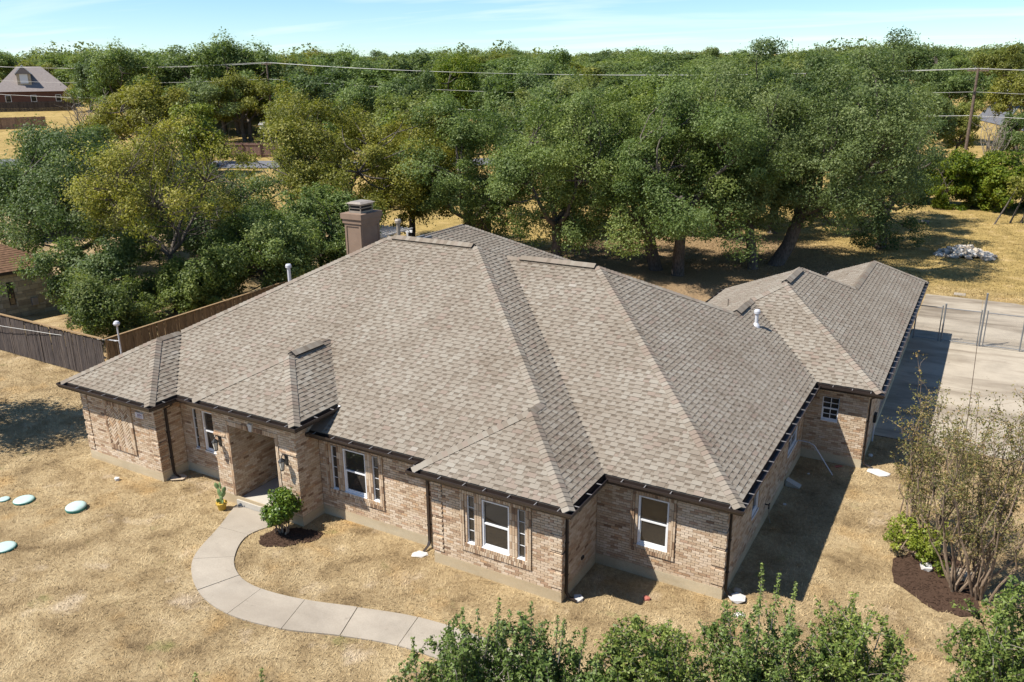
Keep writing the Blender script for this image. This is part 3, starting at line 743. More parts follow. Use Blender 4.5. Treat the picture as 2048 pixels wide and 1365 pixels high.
for wi in range(4):
    for k, tn in enumerate((.28,.46,.58,.68,.84)):
        V, T = tab_arrays([(np.zeros(3), np.array([1.,0,0]), np.array([0,1.,0]), np.array([0,0,1.]), 0, TOOTH[wi], 0, .020, tn)])
        me = fast_mesh('shingle', V, 4, T); me.materials.append(M['shingle']); tv[wi, k] = me
for i in near:
    t = tabs[i]; o = bpy.data.objects.new('shingle', tv[t[10], random.choice((0,1,1,2,2,3,4))]); COL.objects.link(o); o.parent = roof
    p = t[0]+t[1]*t[4]+t[2]*t[6]; a, u, n = t[1], t[2], t[3]
    o.matrix_basis = Matrix(((a[0],u[0],n[0],p[0]),(a[1],u[1],n[1],p[1]),(a[2],u[2],n[2],p[2]),(0,0,0,1)))

# hip and ridge caps
caps = []
def cap_line(p0, p1, n1, n2, half=.165, step=.143, lift=.028):
    """from low p0 to high p1; n1, n2 = normals of the two roof planes"""
    p0, p1 = np.array(p0, float), np.array(p1, float); d = p1-p0; L = np.linalg.norm(d); d /= L
    ws = []
    for n in (n1, n2):
        n = np.array(n, float); n /= np.linalg.norm(n); v = np.cross(n, d); v /= np.linalg.norm(v)
        if v[0]*n[0]+v[1]*n[1] < 0: v = -v
        ws.append((v, n))
    up = (ws[0][1]+ws[1][1]); up /= np.linalg.norm(up); n = int(L/step)
    for i in range(n):
        t = rng.choice([.36,.46,.56,.66,.74,.84,.3,.80], p=[.10,.12,.18,.16,.10,.18,.04,.12])
        caps.append((p0+d*(i*step), d, ws, up, half, step, lift, float(t)))
def cap_quads(c, org=None):
    p, d, ws, up, half, step, lift, t = c
    p = p if org is None else np.zeros(3); L = step*1.35; o = []
    lo, hi = p+up*(lift+.012), p+d*L+up*(lift*.35+.004)
    for v, n in ws:
        a, b = p+v*half+n*(lift*.8), p+d*L+v*half+n*(lift*.3)
        o.append([lo, a, b, hi]); o.append([lo, a, p+v*half, p+up*.0]); o.append([a, b, p+d*L+v*half, p+v*half])
    return o
nF, nB, nRr, nL = (0,-K,1), (0,K,1), (K,0,1), (-K,0,1)
def hipl(x0, y0, z0, x1, y1, z1, na, nb, **kw): cap_line((x0,y0,z0+.012), (x1,y1,z1+.012), na, nb, **kw)
def zz(bi, x, y): b = BL_[bi]; return float(bh(b, np.array(x), np.array(y)))
e = .09
hr = (18.553-13.902)/2; xr = (18.553+13.902)/2
hipl(13.902+e,-.661+e,ZR+K*e, xr,-.661+hr,ZR+K*hr, nF,nL); hipl(18.553-e,-.661+e,ZR+K*e, xr,-.661+hr,ZR+K*hr, nF,nRr)
hipl(xr,-.661+hr,ZR+K*hr, xr,-.114+hr+.05,ZR+K*hr, nL,nRr)
hm_ = (14.75+.114)/2; zM = ZR+K*hm_; yM = -.114+hm_
hipl(xr+.0,-.114+hr,ZR+K*hr, 18.553-hm_, yM, zM, nF,nRr)
hipl(0+4.566/2,-.114+4.566/2,ZR+K*4.566/2, hm_, yM, zM, nF,nL)
hl = 4.566/2
hipl(e,-1.11+e,ZR+K*e, hl,-1.11+hl,ZR+K*hl, nF,nL); hipl(4.566-e,-1.11+e,ZR+K*e, hl,-1.11+hl,ZR+K*hl, nF,nRr); hipl(hl,-1.11+hl,ZR+K*hl, hl,-.114+hl,ZR+K*hl, nL,nRr)
hipl(hm_,yM,zM, 18.553-hm_,yM,zM, nF,nB)
y2 = (1.376+14.75)/2; h2 = (14.75-1.376)/2; z2 = ZR+K*h2
hipl(21.935-e,1.376+e,ZR+K*e, 21.935-h2,y2,z2, nF,nRr); hipl(18.553-h2,y2,z2, 21.935-h2,y2,z2, nF,nB)
hipl(21.935-h2+3.55,y2+3.55,z2-K*3.55, 21.935-h2,y2,z2, nB,nRr)
xc_ = (15.666+21.935)/2; zc_ = ZR+K*(21.935-xc_)
hipl(xc_,11.6,zc_, xc_,13.7,zc_, nL,nRr)
gx = (15.666+23.83)/2; gh = (23.83-15.666)/2
hipl(23.83-e,10.576+e,ZR+K*e, gx,10.576+gh,ZR+K*gh, nF,nRr); hipl(xc_,13.71,zc_, gx,10.576+gh,ZR+K*gh, nF,nL); hipl(gx,10.576+gh,ZR+K*gh, gx,21.442-gh,ZR+K*gh, nL,nRr)
g2x = (19.298+23.83)/2; g2h = (23.83-19.298)/2
hipl(g2x,21.442-g2h,ZR+K*g2h, gx,21.442-gh,ZR+K*gh, nB,nRr)
hipl(g2x,19.2,ZR+K*g2h, g2x,27.127-g2h,ZR+K*g2h, nL,nRr); hipl(23.83-e,27.127-e,ZR+K*e, g2x,27.127-g2h,ZR+K*g2h, nB,nRr)
px = (6.244+10.442)/2; ph = (10.442-6.244)/2; zp = ZP+K*ph
hipl(6.244+e,-.981+e,ZP+K*e, px,-.981+ph,zp, nF,nL); hipl(10.442-e,-.981+e,ZP+K*e, px,-.981+ph,zp, nF,nRr); hipl(px,-.981+ph,zp, px,-.114+(zp-ZR)/K,zp, nL,nRr)
b3x, b3h = 6.1, 6.1
hipl(6.1,10.4,ZR+K*6.1, 6.1,20.3-6.1,ZR+K*6.1, nL,nRr); hipl(12.2-e,20.3-e,ZR+K*e, 6.1,20.3-6.1,ZR+K*6.1, nB,nRr)
cd_ = np.array([np.linalg.norm(c[0]-CAM) for c in caps]); nearc = set(np.argsort(cd_)[:300].tolist())
Q, T = [], []; cm = {}
for i, c in enumerate(caps):
    if i in nearc:
        key = (tuple(np.round(c[1], 3)), tuple(np.round(c[2][0][0], 3)), round(c[7], 2))
        if key not in cm:
            me = fast_mesh('cap_shingle', np.array(cap_quads(c, 0)), 4, [c[7]]*6); me.materials.append(M['shingle']); cm[key] = me
        o = bpy.data.objects.new('cap_shingle', cm[key]); COL.objects.link(o); o.parent = roof; o.location = c[0]
    else:
        q = cap_quads(c); Q += q; T += [c[7]]*len(q)
tag(link('cap_shingles', fast_mesh('cap_shingles', np.array(Q), 4, T), M['shingle'], roof), kind='stuff')

# ridge vents (shingled, raised, black open sides)
def ridge_vent(p0, p1, n1, n2, half=.15, lift=.075):
    p0, p1 = np.array(p0, float), np.array(p1, float); d = p1-p0; L = np.linalg.norm(d); d /= L; ws = []
    for n in (n1, n2):
        n = np.array(n, float); n /= np.linalg.norm(n); v = np.cross(n, d); v /= np.linalg.norm(v)
        if v[0]*n[0]+v[1]*n[1] < 0: v = -v
        ws.append((v, n))
    m = MB(); k = MB(); up = np.array([0,0,1.])
    c0, c1 = p0+up*(lift+.03), p1+up*(lift+.03)
    for v, n in ws:
        a0, a1 = p0+v*half+n*lift, p1+v*half+n*lift; f0, f1 = p0+v*half, p1+v*half
        nseg = max(1, int(L/.142))
        for i in range(nseg):
            s, t = i/nseg, (i+1)/nseg; m.quad(c0+(c1-c0)*s, a0+(a1-a0)*s, a0+(a1-a0)*t, c0+(c1-c0)*t, random.choice((.3,.5,.65,.8,.42)))
        k.quad(a0, a1, f1, f0); k.quad(c0, a0, f0, p0); k.quad(c1, a1, f1, p1)
    o = m.build('ridge_vent', M['shingle']); o.parent = roof; k.build('ridge_vent_side', M['vent_black']).parent = roof
ridge_vent((hm_+.25,yM,zM+.01),(18.553-hm_-.12,yM,zM+.01),nF,nB); ridge_vent((18.553-h2+.55,y2,z2+.01),(21.935-h2-.1,y2,z2+.01),nF,nB)
ridge_vent((px,-.981+ph+.12,zp+.01),(px,-.114+(zp-ZR)/K-.45,zp+.01),nL,nRr); ridge_vent((gx,10.576+gh+.1,ZR+K*gh+.01),(gx,21.442-gh-.3,ZR+K*gh+.01),nL,nRr)
ridge_vent((xc_,11.75,zc_+.01),(xc_,12.9,zc_+.01),nL,nRr)
# white flashing strip at the end of the porch gutter
m = MB(); m.hexa([(10.36,.86,3.285),(10.66,.92,3.30),(10.62,1.10,3.37),(10.34,1.04,3.37),(10.36,.86,3.295),(10.66,.92,3.31),(10.62,1.10,3.38),(10.34,1.04,3.38)]); m.build('flashing', M['white'], roof)

# ---- gutters
def miter(pts, off):
    P = [np.array(p, float) for p in pts]; o = []
    for i in range(len(P)):
        ns = []
        if i > 0: d = P[i]-P[i-1]; d /= np.linalg.norm(d); ns.append(np.array([-d[1], d[0]]))
        if i < len(P)-1: d = P[i+1]-P[i]; d /= np.linalg.norm(d); ns.append(np.array([-d[1], d[0]]))
        n = ns[0] if len(ns) == 1 else (ns[0]+ns[1])/(1+ns[0] @ ns[1])
        o.append(P[i]+n*off)
    return o
def gutter(pts, z, soffit=True, sof_to=.50):
    sec = [(.135,.05),(.135,-.10),(.012,-.10),(.0,-.06),(-.025,-.02),(-.025,.045),(-.010,.045),(-.010,.0),(.02,-.082),(.122,-.082),(.122,.05)]
    rows = [[(*q, z+h) for q in miter(pts, o)] for o, h in sec]; m = MB()
    for a in range(len(sec)-1):
        for i in range(len(pts)-1): m.quad(rows[a][i], rows[a][i+1], rows[a+1][i+1], rows[a+1][i])
    for i in (0, len(pts)-1): m.add([rows[a][i] for a in range(6)], [(0,1,2,3,4,5)])
    go = hpart(m.build('gutter', M['brown']))
    if soffit:
        s = MB(); a, b = miter(pts, .13), miter(pts, sof_to)
        for i in range(len(pts)-1): s.quad((*a[i],z-.103), (*a[i+1],z-.103), (*b[i+1],z-.103), (*b[i],z-.103))
        hpart(s.build('soffit', M['soffit']))
    for i in range(len(pts)-1):
        A, B = np.array(pts[i], float), np.array(pts[i+1], float); d = B-A; L = np.linalg.norm(d); d /= L; n = np.array([-d[1], d[0]])
        k = max(1, int(L/.62))
        for j in range(k):
            c = A+d*(L*(j+.5)/k+rng.uniform(-.08,.08)); q = MB(); w_ = d*.010
            p = [c-w_-n*.02, c+w_-n*.02, c+w_+n*.135, c-w_+n*.135]
            q.hexa([(*x, z+.036) for x in p]+[(*x, z+.050) for x in p]); q.build('hanger', M['hanger']).parent = go
    return go
gutter([(0,19.9),(0,-1.11),(4.566,-1.11),(4.566,-.114),(6.75,-.114)], ZR)
gutter([(6.244,.83),(6.244,-.981),(10.442,-.981),(10.442,.93)], ZP)
gutter([(9.985,-.114),(13.902,-.114),(13.902,-.661),(18.553,-.661),(18.553,1.376),(21.935,1.376),(21.935,10.576),(23.83,10.576),(23.83,27.127),(19.3,27.127),(19.3,21.45),(15.666,21.45),(15.666,14.76),(12.2,14.76),(12.2,20.3),(0,20.3)], ZR)
m = MB(); m.lathe([(.0,-.05),(.10,-.05),(.12,0),(.12,.05),(.0,.055)], (10.02,-.06,2.72), 14); hpart(m.build('gutter_end_return', M['brown']))
def downspout(W, s, ztop, ov, foot=.35, dirn=1):
    """rectangular pipe on wall W at s, with elbows from the gutter"""
    m = MB(); o = .05; a = .036
    def ring(sx, z, off, tilt=0): return [P3(W,sx-a,z,off-.028), P3(W,sx+a,z,off-.028), P3(W,sx+a,z,off+.028), P3(W,sx-a,z,off+.028)]
    path = [(ztop, ov-.06), (ztop-.10, ov-.08), (ztop-.26, o), (.22, o), (.12, o+.06), (.06, o+foot)]
    rs = [ring(s, z, off) for z, off in path]
    for r1, r2 in zip(rs, rs[1:]):
        for i in range(4): m.quad(r1[i], r1[(i+1)%4], r2[(i+1)%4], r2[i])
    m.add(rs[-1], [(0,1,2,3)]); m.add(rs[0], [(0,1,2,3)])
    do_ = hpart(m.build('downspout', M['brown']))
    for z in (.7, 1.6):
        b = MB(); q = ring(s, z, o); q2 = ring(s, z+.03, o); c = .008
        b.hexa([P3(W,s-a-.03,z,.004),P3(W,s+a+.03,z,.004),P3(W,s+a+.012,z,.09),P3(W,s-a-.012,z,.09),P3(W,s-a-.03,z+.03,.004),P3(W,s+a+.03,z+.03,.004),P3(W,s+a+.012,z+.03,.09),P3(W,s-a-.012,z+.03,.09)]); b.build('strap', M['brown']).parent = do_
downspout(wLWr, -.27, ZR-.08, OV, .30); downspout(wMid, 13.84, ZR-.08, OV, .28); downspout(wRWr, -.03, ZR-.08, OV, .26); downspout(wR, 1.98, ZR-.08, OV, .24); downspout(wGR, 11.13, ZR-.08, OV, .30)

# ---- chimney
def chimney():
    x0, x1, y0, y1 = 3.10, 3.93, 10.0, 11.15; m = MB()
    m.box(x0,x1,y0,y1,3.6,6.62); c = hpart(m.build('chimney', M['stucco']))
    f = MB(); t = .03
    for a, b, cc, d in ((x0-.0,x0+.09,3.7,6.62),(x1-.09,x1,3.7,6.62),(x0+.09,x1-.09,6.50,6.62)): f.box(a,b,y0-t,y0,cc,d)
    for a, b, cc, d in ((y0,y0+.09,3.7,6.62),(y1-.09,y1,3.7,6.62),(y0+.09,y1-.09,6.50,6.62)): f.box(x1,x1+t,a,b,cc,d)
    f.build('raised_border', M['stucco'], c)
    f = MB(); f.box(x0-.07,x1+.07,y0-.07,y1+.07,6.62,6.80); f.build('lower_band', M['stucco'], c)
    f = MB(); f.box(x0-.12,x1+.12,y0-.12,y1+.12,6.80,7.02); f.build('crown_band', M['stucco'], c)
    a0, a1, b0, b1 = x0+.12, x1-.10, y0+.16, y1-.22
    f = MB(); f.box(a0,a1,b0,b1,7.02,7.10); f.build('cap_base', M['cap_metal'], c)
    f = MB(); f.box(a0+.05,a1-.05,b0+.05,b1-.05,7.10,7.30); f.build('cap_screen', M['vent_black'], c)
    f = MB()
    for x in (a0, a1-.035):
        for y in (b0, b1-.035): f.box(x,x+.035,y,y+.035,7.10,7.32)
    f.box(a0,a1,b0,b0+.03,7.20,7.23); f.box(a1-.03,a1,b0,b1,7.20,7.23); f.build('cap_frame', M['cap_metal'], c)
    f = MB(); f.box(a0-.02,a1+.02,b0-.02,b1+.02,7.32,7.40); f.build('cap_band', M['cap_metal'], c)
    f = MB(); p = .09; zt = 7.47
    f.hexa([(a0-p,b0-p,7.40),(a1+p,b0-p,7.40),(a1+p,b1+p,7.40),(a0-p,b1+p,7.40),(a0+.06,b0+.06,zt),(a1-.06,b0+.06,zt),(a1-.06,b1-.06,zt),(a0+.06,b1-.06,zt)]); f.build('cap_lid', M['cap_metal'], c)
chimney()
# ---- roof pipes
def vent_pipe(x, y, zb, h, r, mat, cap=True, boot=True):
    m = MB(); m.tube([(x,y,zb-.1),(x,y,zb+h)], r, 12); o = hpart(m.build('vent_pipe', mat))
    if boot:
        b = MB(); b.lathe([(r*2.4,-.10),(r*2.0,.02),(r*1.35,.09),(r*1.05,.12)], (x,y,zb), 14); b.build('boot', mat).parent = o
    if cap:
        b = MB(); b.lathe([(r*1.05,-.10),(r*1.7,-.085),(r*1.75,.0),(r*1.35,.045),(0.001,.05)], (x,y,zb+h+.03), 14); b.build('rain_cap', mat).parent = o
vent_pipe(19.49,11.78,4.10,.50,.060,M['pvc']); vent_pipe(3.35,6.4,4.62,.95,.065,M['pvc']); vent_pipe(7.35,8.0,6.47,.85,.070,M['cap_metal'])
vent_pipe(17.75,14.5,3.90,.30,.035,M['cap_metal'],False,False)
for x in (7.8, 8.1): 
    m = MB(); m.box(x,x+.08,8.3,8.9,6.2,6.72); hpart(m.build('flashing_strip', M['metal']))
# ---- lanterns by the porch
def lantern(x):
    y = -.553; z = 2.02; m = MB(); m.box(x-.055,x+.055,y-.022,y,z-.16,z+.16); L = hpart(m.build('lantern', M['black']))
    a = MB(); pts = [(x,y-.02,z+.08),(x,y-.08,z+.19),(x,y-.15,z+.21),(x,y-.19,z+.15)]; a.tube(pts, .014, 6); a.build('bracket', M['black']).parent = L
    b = MB(); b.lathe([(.002,.17),(.03,.15),(.105,.075),(.11,.06)], (x,y-.19,z-.02), 6); b.build('hood', M['black']).parent = L
    g = MB(); g.lathe([(.05,-.20),(.088,.06)], (x,y-.19,z-.02), 6); g.build('lantern_glass', M['lamp_glass']).parent = L
    c = MB()
    for k in range(6):
        t = math.pi*2*k/6; c.tube([(x+.052*math.cos(t),y-.19+.052*math.sin(t),z-.22),(x+.091*math.cos(t),y-.19+.091*math.sin(t),z+.04)], .008, 4)
    c.lathe([(.055,0),(.06,.015),(.05,.03)], (x,y-.19,z-.245), 6); c.build('cage', M['black']).parent = L
lantern(6.90); lantern(9.58)
# ---- cameras, hose bib, meter under the eaves
def spot(x, y, z):
    m = MB(); m.tube([(x,y,z+.10),(x,y,z)], .018, 6); m.lathe([(.03,-.05),(.045,0),(.03,.04)], (x,y-.03,z-.02), 10); hpart(m.build('security_camera', M['hanger']))
spot(18.02,-.30,ZT-.12); spot(.30,-.75,ZT-.10)
m = MB(); m.tube([(21.49,6.0,.62),(21.60,6.0,.62),(21.60,6.0,.5)], .022, 6); m.box(21.585,21.615,5.93,6.07,.635,.65); hb_ = hpart(m.build('hose_bib', M['black']))
m = MB(); m.tube([(21.60,6.0,.5),(21.61,6.02,.25),(21.66,6.08,.02)], .014, 6); m.build('hose', M['cap_metal']).parent = hb_
m = MB(); m.box(23.385,23.47,13.3,13.6,.75,1.05); hpart(m.build('meter_box', M['dark'])); m = MB(); m.tube([(23.43,13.45,.75),(23.43,13.45,.0)], .03, 8); hpart(m.build('conduit', M['pvc']))

# ------------------------------------------------------------------ plants
def leaves(r, C, Rd, n_each, size, flat=.8, shell=.5, asp=.55, up=.35, outw=.7, axis=None, rnd=.55):
    """diamond leaves around clump centres C (n,3) with radii Rd (n,); n_each (n,) leaves each"""
    C = np.asarray(C, float); idx = np.repeat(np.arange(len(C)), np.asarray(n_each, int)); n = len(idx)
    d = r.normal(size=(n,3)); d /= np.linalg.norm(d, axis=1)[:,None]
    rad = Rd[idx]*(shell+(1-shell)*r.random(n)**.6)*(1+.22*r.normal(size=n)*.6)
    st = r.uniform(.6,1.5,(len(C),3)) if axis is not None else np.ones((len(C),3))
    if axis is not None: rad = rad*np.where(r.random(n) < .12, r.uniform(1.1,1.45,n), 1.0)
    p = C[idx]+d*rad[:,None]*np.array([1,1,flat])*st[idx]
    dd = d if axis is None else d*.6+np.asarray(axis)[idx]*.55
    nv = dd*outw+r.normal(size=(n,3))*rnd+np.array([0,0,up]); nv /= np.linalg.norm(nv, axis=1)[:,None]
    t = np.cross(nv, r.normal(size=(n,3))); t /= (np.linalg.norm(t, axis=1)[:,None]+1e-9); b = np.cross(nv, t)
    L = size*r.uniform(.65,1.3,n)[:,None]; w_ = L*asp*1.35
    V = np.stack([p-t*L*.4+b*w_*.5, p-t*L*.4-b*w_*.5, p+t*L*.6+nv*L*.1], 1)
    ctone = r.normal(0,.13,len(C)); tone = np.clip(.5+ctone[idx]+r.normal(0,.2,n), 0, 1)
    return V, tone
def crown_clumps(r, n, rx, ry, rz, c, low=-.55, inner=.55, jit=.12):
    d = r.normal(size=(n*4,3)); d /= np.linalg.norm(d, axis=1)[:,None]; d = d[d[:,2] > low][:n]
    ph = r.uniform(0, 6.28, 6); th = np.arctan2(d[:,1], d[:,0])
    lob = 1+.16*np.sin(2*th+ph[0])+.13*np.sin(3*th+ph[1]+2*d[:,2])+.10*np.sin(5*th+ph[2]-3*d[:,2])
    q = (inner+(1-inner)*r.random(len(d))**.5)*lob*(1+r.normal(0,jit,len(d)))
    return np.array(c)+d*q[:,None]*np.array([rx,ry,rz])
def limb(m, p0, p1, r0, r1, rr, seg=5, sag=.12, sides=6):
    p0, p1 = np.array(p0, float), np.array(p1, float); L = np.linalg.norm(p1-p0); pts = []; w1 = rr.normal(size=3)*L*sag
    for i in range(seg+1):
        t = i/seg; pts.append(p0+(p1-p0)*t+w1*math.sin(math.pi*t)+rr.normal(size=3)*L*.015*(0 < i < seg))
    m.tube(pts, [r0+(r1-r0)*(i/seg) for i in range(seg+1)], sides, cap=False); return pts
def tree_meshes(seed, h, rx, ry, zb, nclump, per, size, clump_r, tr=.3, fork=.28, flat=.8, low=-.55, inner=.55, sparse=0.0, spikes=0, trunks=1, shell=.5, lean=(0,0), twig=0, asp=.55, branchfrac=.4):
    """meshes in local coordinates, base at origin: crown between zb and h"""
    r = np.random.default_rng(seed); rz = (h-zb)/2; c = np.array([lean[0], lean[1], zb+rz])
    # lobes (boughs), each carrying several leaf clumps on its outer side
    nl_ = max(8, int(nclump*.52)); LB_ = crown_clumps(r, nl_, rx-clump_r*1.0, ry-clump_r*1.0, rz-clump_r*.75, c, low, inner, .12); K_, AX = [], []
    for q in LB_:
        o_ = (q-c)/np.array([rx,ry,rz]); o_ /= (np.linalg.norm(o_)+1e-6); lr = clump_r*r.uniform(.7,1.35)
        for k in range(3):
            d_ = r.normal(size=3)+o_*.7+np.array([0,0,.30]); d_ /= np.linalg.norm(d_); K_.append(q+d_*lr*np.array([1,1,.72])*r.uniform(.75,1.08)); AX.append(d_)
    K_ = np.array(K_); AX = np.array(AX)
    Rd = clump_r*.66*r.uniform(.55,1.4,len(K_)); ne = (per*.62*(Rd/(clump_r*.66))**2).astype(int)+1
    if sparse: ne = (ne*(r.random(len(K_)) > sparse*.5)*r.uniform(.3,1.1,len(K_))).astype(int)
    V, T = leaves(r, K_, Rd, ne, size, flat, shell, asp, axis=AX, rnd=.5)
    spikes = 0
    if spikes:   # upright sprigs that break the outline
        top = K_[np.argsort(-K_[:,2])][:max(spikes, 1)*2]; top = top[r.permutation(len(top))[:spikes]]
        SP = []; SR = []
        for q in top:
            L = r.uniform(.35, .95)*clump_r; base = q+np.array([0,0,clump_r*.3]); dr = np.array([r.normal()*.4, r.normal()*.4, 1.])
            for k in range(4): SP.append(base+dr*L*k/3); SR.append(clump_r*.17*(1-k*.2))
        V2, T2 = leaves(r, np.array(SP), np.array(SR), [max(6, int(per*.06))]*len(SP), size, 1.0, .2, asp); V = np.concatenate([V, V2]); T = np.concatenate([T, np.clip(T2+.12,0,1)])
    m = MB(); zf = h*fork; tips = []
    for k in range(trunks):
        a = 2*math.pi*k/trunks+r.uniform(0,1); off = np.array([math.cos(a), math.sin(a), 0])*(tr*1.3 if trunks > 1 else 0)
        fk = np.array([lean[0]*.35, lean[1]*.35, zf])+off*1.6+r.normal(size=3)*.12
        t0 = off+np.array([0,0,-.15])
        m.tube([t0, t0*1.0+np.array([0,0,.25]), (t0+fk)/2+r.normal(size=3)*.06, fk], [tr*1.45, tr*1.08, tr*.95, tr*.85], 9, cap=False)
        nl = 5 if trunks == 1 else 3
        for j in range(nl):
            al = a+2*math.pi*j/nl+r.uniform(-.4,.4)
            e_ = c+np.array([math.cos(al)*rx*.48, math.sin(al)*ry*.48, r.uniform(-.3,.40)*rz])
            tips.append(limb(m, fk, e_, tr*.62, tr*.22, r, 6, .10))
    allp = np.array([p for t in tips for p in t]); 
    for q in K_[r.random(len(K_)) < branchfrac]:
        d = np.linalg.norm(allp-q, axis=1); b = allp[np.argmin(d+np.where(allp[:,2] > q[2], 2, 0))]
        limb(m, b, q, tr*.20, tr*.05, r, 4, .10, 5)
        for k in range(twig):
            e_ = q+r.normal(size=3)*clump_r*.8; limb(m, q, e_, tr*.05, tr*.02, r, 3, .12, 4)
    cm_ = fast_mesh('crown', V, 3, T); tm = m.mesh('trunk'); tm.polygons.foreach_set('use_smooth', [True]*len(tm.polygons))
    return tm, cm_
def place_tree(name, x, y, meshes, leaf, bark, label, cat='tree', group=None, rot=0.0, sc=1.0, dz=0.0):
    root = empty(name, (x, y, float(terrain(x, y))+dz), label, cat, group); root.rotation_euler[2] = rot; root.scale = (sc, sc, sc) if np.isscalar(sc) else sc
    for nm, me, mt in (('trunk', meshes[0], bark), ('crown', meshes[1], leaf)):
        if len(me.materials) == 0: me.materials.append(mt)
        o = bpy.data.objects.new(nm, me); COL.objects.link(o); o.parent = root
        if me.materials[0] != mt: o.material_slots[0].link = 'OBJECT'; o.material_slots[0].material = mt
    return root

# --- the oaks behind the house
def oak(x, y, h, rx, ry, zb, seed, leaf, label, ncl=75, per=760, size=.13, cr=1.25, tr=.36, **kw):
    a = dict(fork=.24, low=-.93, inner=.60, spikes=14); a.update(kw)
    return place_tree('oak_tree', x, y, tree_meshes(seed, h, rx, ry, zb, ncl, per, size, cr, tr, **a), M[leaf], M['bark'], label)
oak(7.4, 35.0, 12.0, 6.2, 5.6, 1.5, 21, 'oak', 'broad green live oak with dark trunk, beside a stouter twin behind the roof', 95, 752, trunks=1, tr=.42, lean=(-1.6,-.8))
oak(9.2, 34.2, 11.6, 5.2, 5.2, 1.8, 22, 'oak', 'live oak with a pale lit trunk standing close beside a darker trunk', 85, 752, tr=.38, lean=(1.0,-1.2))
oak(12.9, 38.2, 12.9, 4.8, 5.0, 2.2, 23, 'oak_pale', 'tall live oak with a slim straight trunk beyond the garage roof', 85, 735, tr=.33, lean=(-1.2,0))
oak(14.0, 40.0, 13.2, 5.8, 5.4, 1.4, 24, 'oak_pale', 'tallest wide live oak with thick trunk and long low limb toward the rock pile', 105, 735, tr=.46, lean=(3.2,.6))
oak(1.2, 33.0, 11.2, 5.0, 5.0, 0.6, 25, 'oak', 'green live oak drooping low over the back roof slope', 85, 752, tr=.34)
oak(-6.2, 33.5, 11.0, 4.6, 4.4, 0.5, 26, 'oak', 'upright rounded green oak between the yellow olive tree and the live oaks', 80, 735, tr=.30, spikes=26)
oak(-3.4, 43.5, 12.2, 4.8, 4.6, 3.0, 27, 'oak_pale', 'grey green oak just behind the rounded oak', 70, 665, size=.15)
oak(6.0, 47.0, 12.8, 5.4, 5.0, 3.0, 28, 'oak', 'green oak rising at the back of the live oak group', 75, 665, size=.15, spikes=20)
oak(11.2, 51.0, 14.4, 4.6, 4.6, 3.0, 29, 'oak_dark', 'dark feathery topped oak rising above the live oak group', 70, 665, size=.15, spikes=30)
oak(16.2, 55.5, 14.2, 4.6, 4.6, 3.0, 30, 'oak_dark', 'dark topped oak at the rear corner of the live oak group', 65, 665, size=.15, spikes=26)
oak(19.4, 48.5, 9.4, 3.8, 3.8, .8, 31, 'oak_dark', 'low dark oak in the shade beside the tall oaks toward the rock pile', 60, 665)
# --- trees to the left and behind
place_tree('elm_tree', -13.6, 29.5, tree_meshes(41, 11.6, 7.2, 6.2, .2, 125, 720, .145, 1.2, .33, spikes=40, fork=.22, sparse=.25), M['olive'], M['bark'], 'large olive green elm behind the chimney')
place_tree('elm_tree', -11.6, 34.0, tree_meshes(42, 9.6, 4.4, 4.2, .2, 66, 700, .145, 1.1, .26, spikes=20, fork=.25), M['olive'], M['bark'], 'smaller olive elm beyond the white pergola')
place_tree('pecan_tree', -12.2, 13.2, tree_meshes(43, 10.2, 4.9, 4.7, 2.0, 130, 520, .115, 1.0, .17, sparse=.6, fork=.30, inner=.35, twig=3, shell=.2, branchfrac=1.0, trunks=1), M['yellow'], M['bark'], 'sparse yellowing pecan with bare grey branches behind the wood fence')
oak(-22.5, 14.0, 9.2, 5.6, 5.0, 1.6, 44, 'oak_dark', 'dark oak spreading over the stone outbuilding roof', 95, 700, tr=.34)
oak(-10.4, 7.9, 3.2, 2.4, 2.0, .05, 53, 'oak_dark', 'low dark bushy oak pressed into the fence corner', 44, 640, size=.11, cr=.8, tr=.12, low=-1)
oak(-14.2, 11.0, 5.0, 3.4, 3.0, .1, 45, 'oak_dark', 'low dark oak filling the corner behind the wood fence', 60, 700, size=.13, cr=.95, tr=.2, low=-.9)
oak(-29.5, 9.5, 7.6, 4.5, 4.5, 1.6, 46, 'oak_dark', 'dark oak at the far side of the stone outbuilding', 70, 665, tr=.3)
oak(-26.0, 22.0, 6.6, 5.0, 5.0, 1.4, 47, 'oak_dark', 'dark oak beyond the swimming pool', 70, 665)
oak(-8.8, 16.6, 5.2, 3.6, 3.0, .1, 48, 'oak', 'bushy green oak growing against the fence beside the house roof', 75, 752, size=.13, cr=.95, tr=.2, low=-.9, spikes=10)
oak(-9.6, 22.2, 5.6, 3.0, 2.8, .1, 49, 'oak', 'bushy green oak behind the chimney beside the white pergola', 60, 700, size=.14, cr=.95, tr=.2, low=-.9)
oak(-9.4, 12.6, 3.6, 1.9, 1.7, .1, 50, 'oak', 'small rounded green oak hanging over the tan fence', 36, 735, size=.12, cr=.75, tr=.12, low=-.9, spikes=0)

oak(-17.5, 21.5, 6.4, 4.4, 4.0, .4, 51, 'oak_dark', 'dark oak between the yellowing pecan and the olive elm', 70, 640, tr=.26)
oak(-6.7, -2.5, 7.2, 2.9, 2.7, 2.4, 52, 'oak', 'oak standing on the front lawn out past the dark fence', 40, 700, tr=.2)
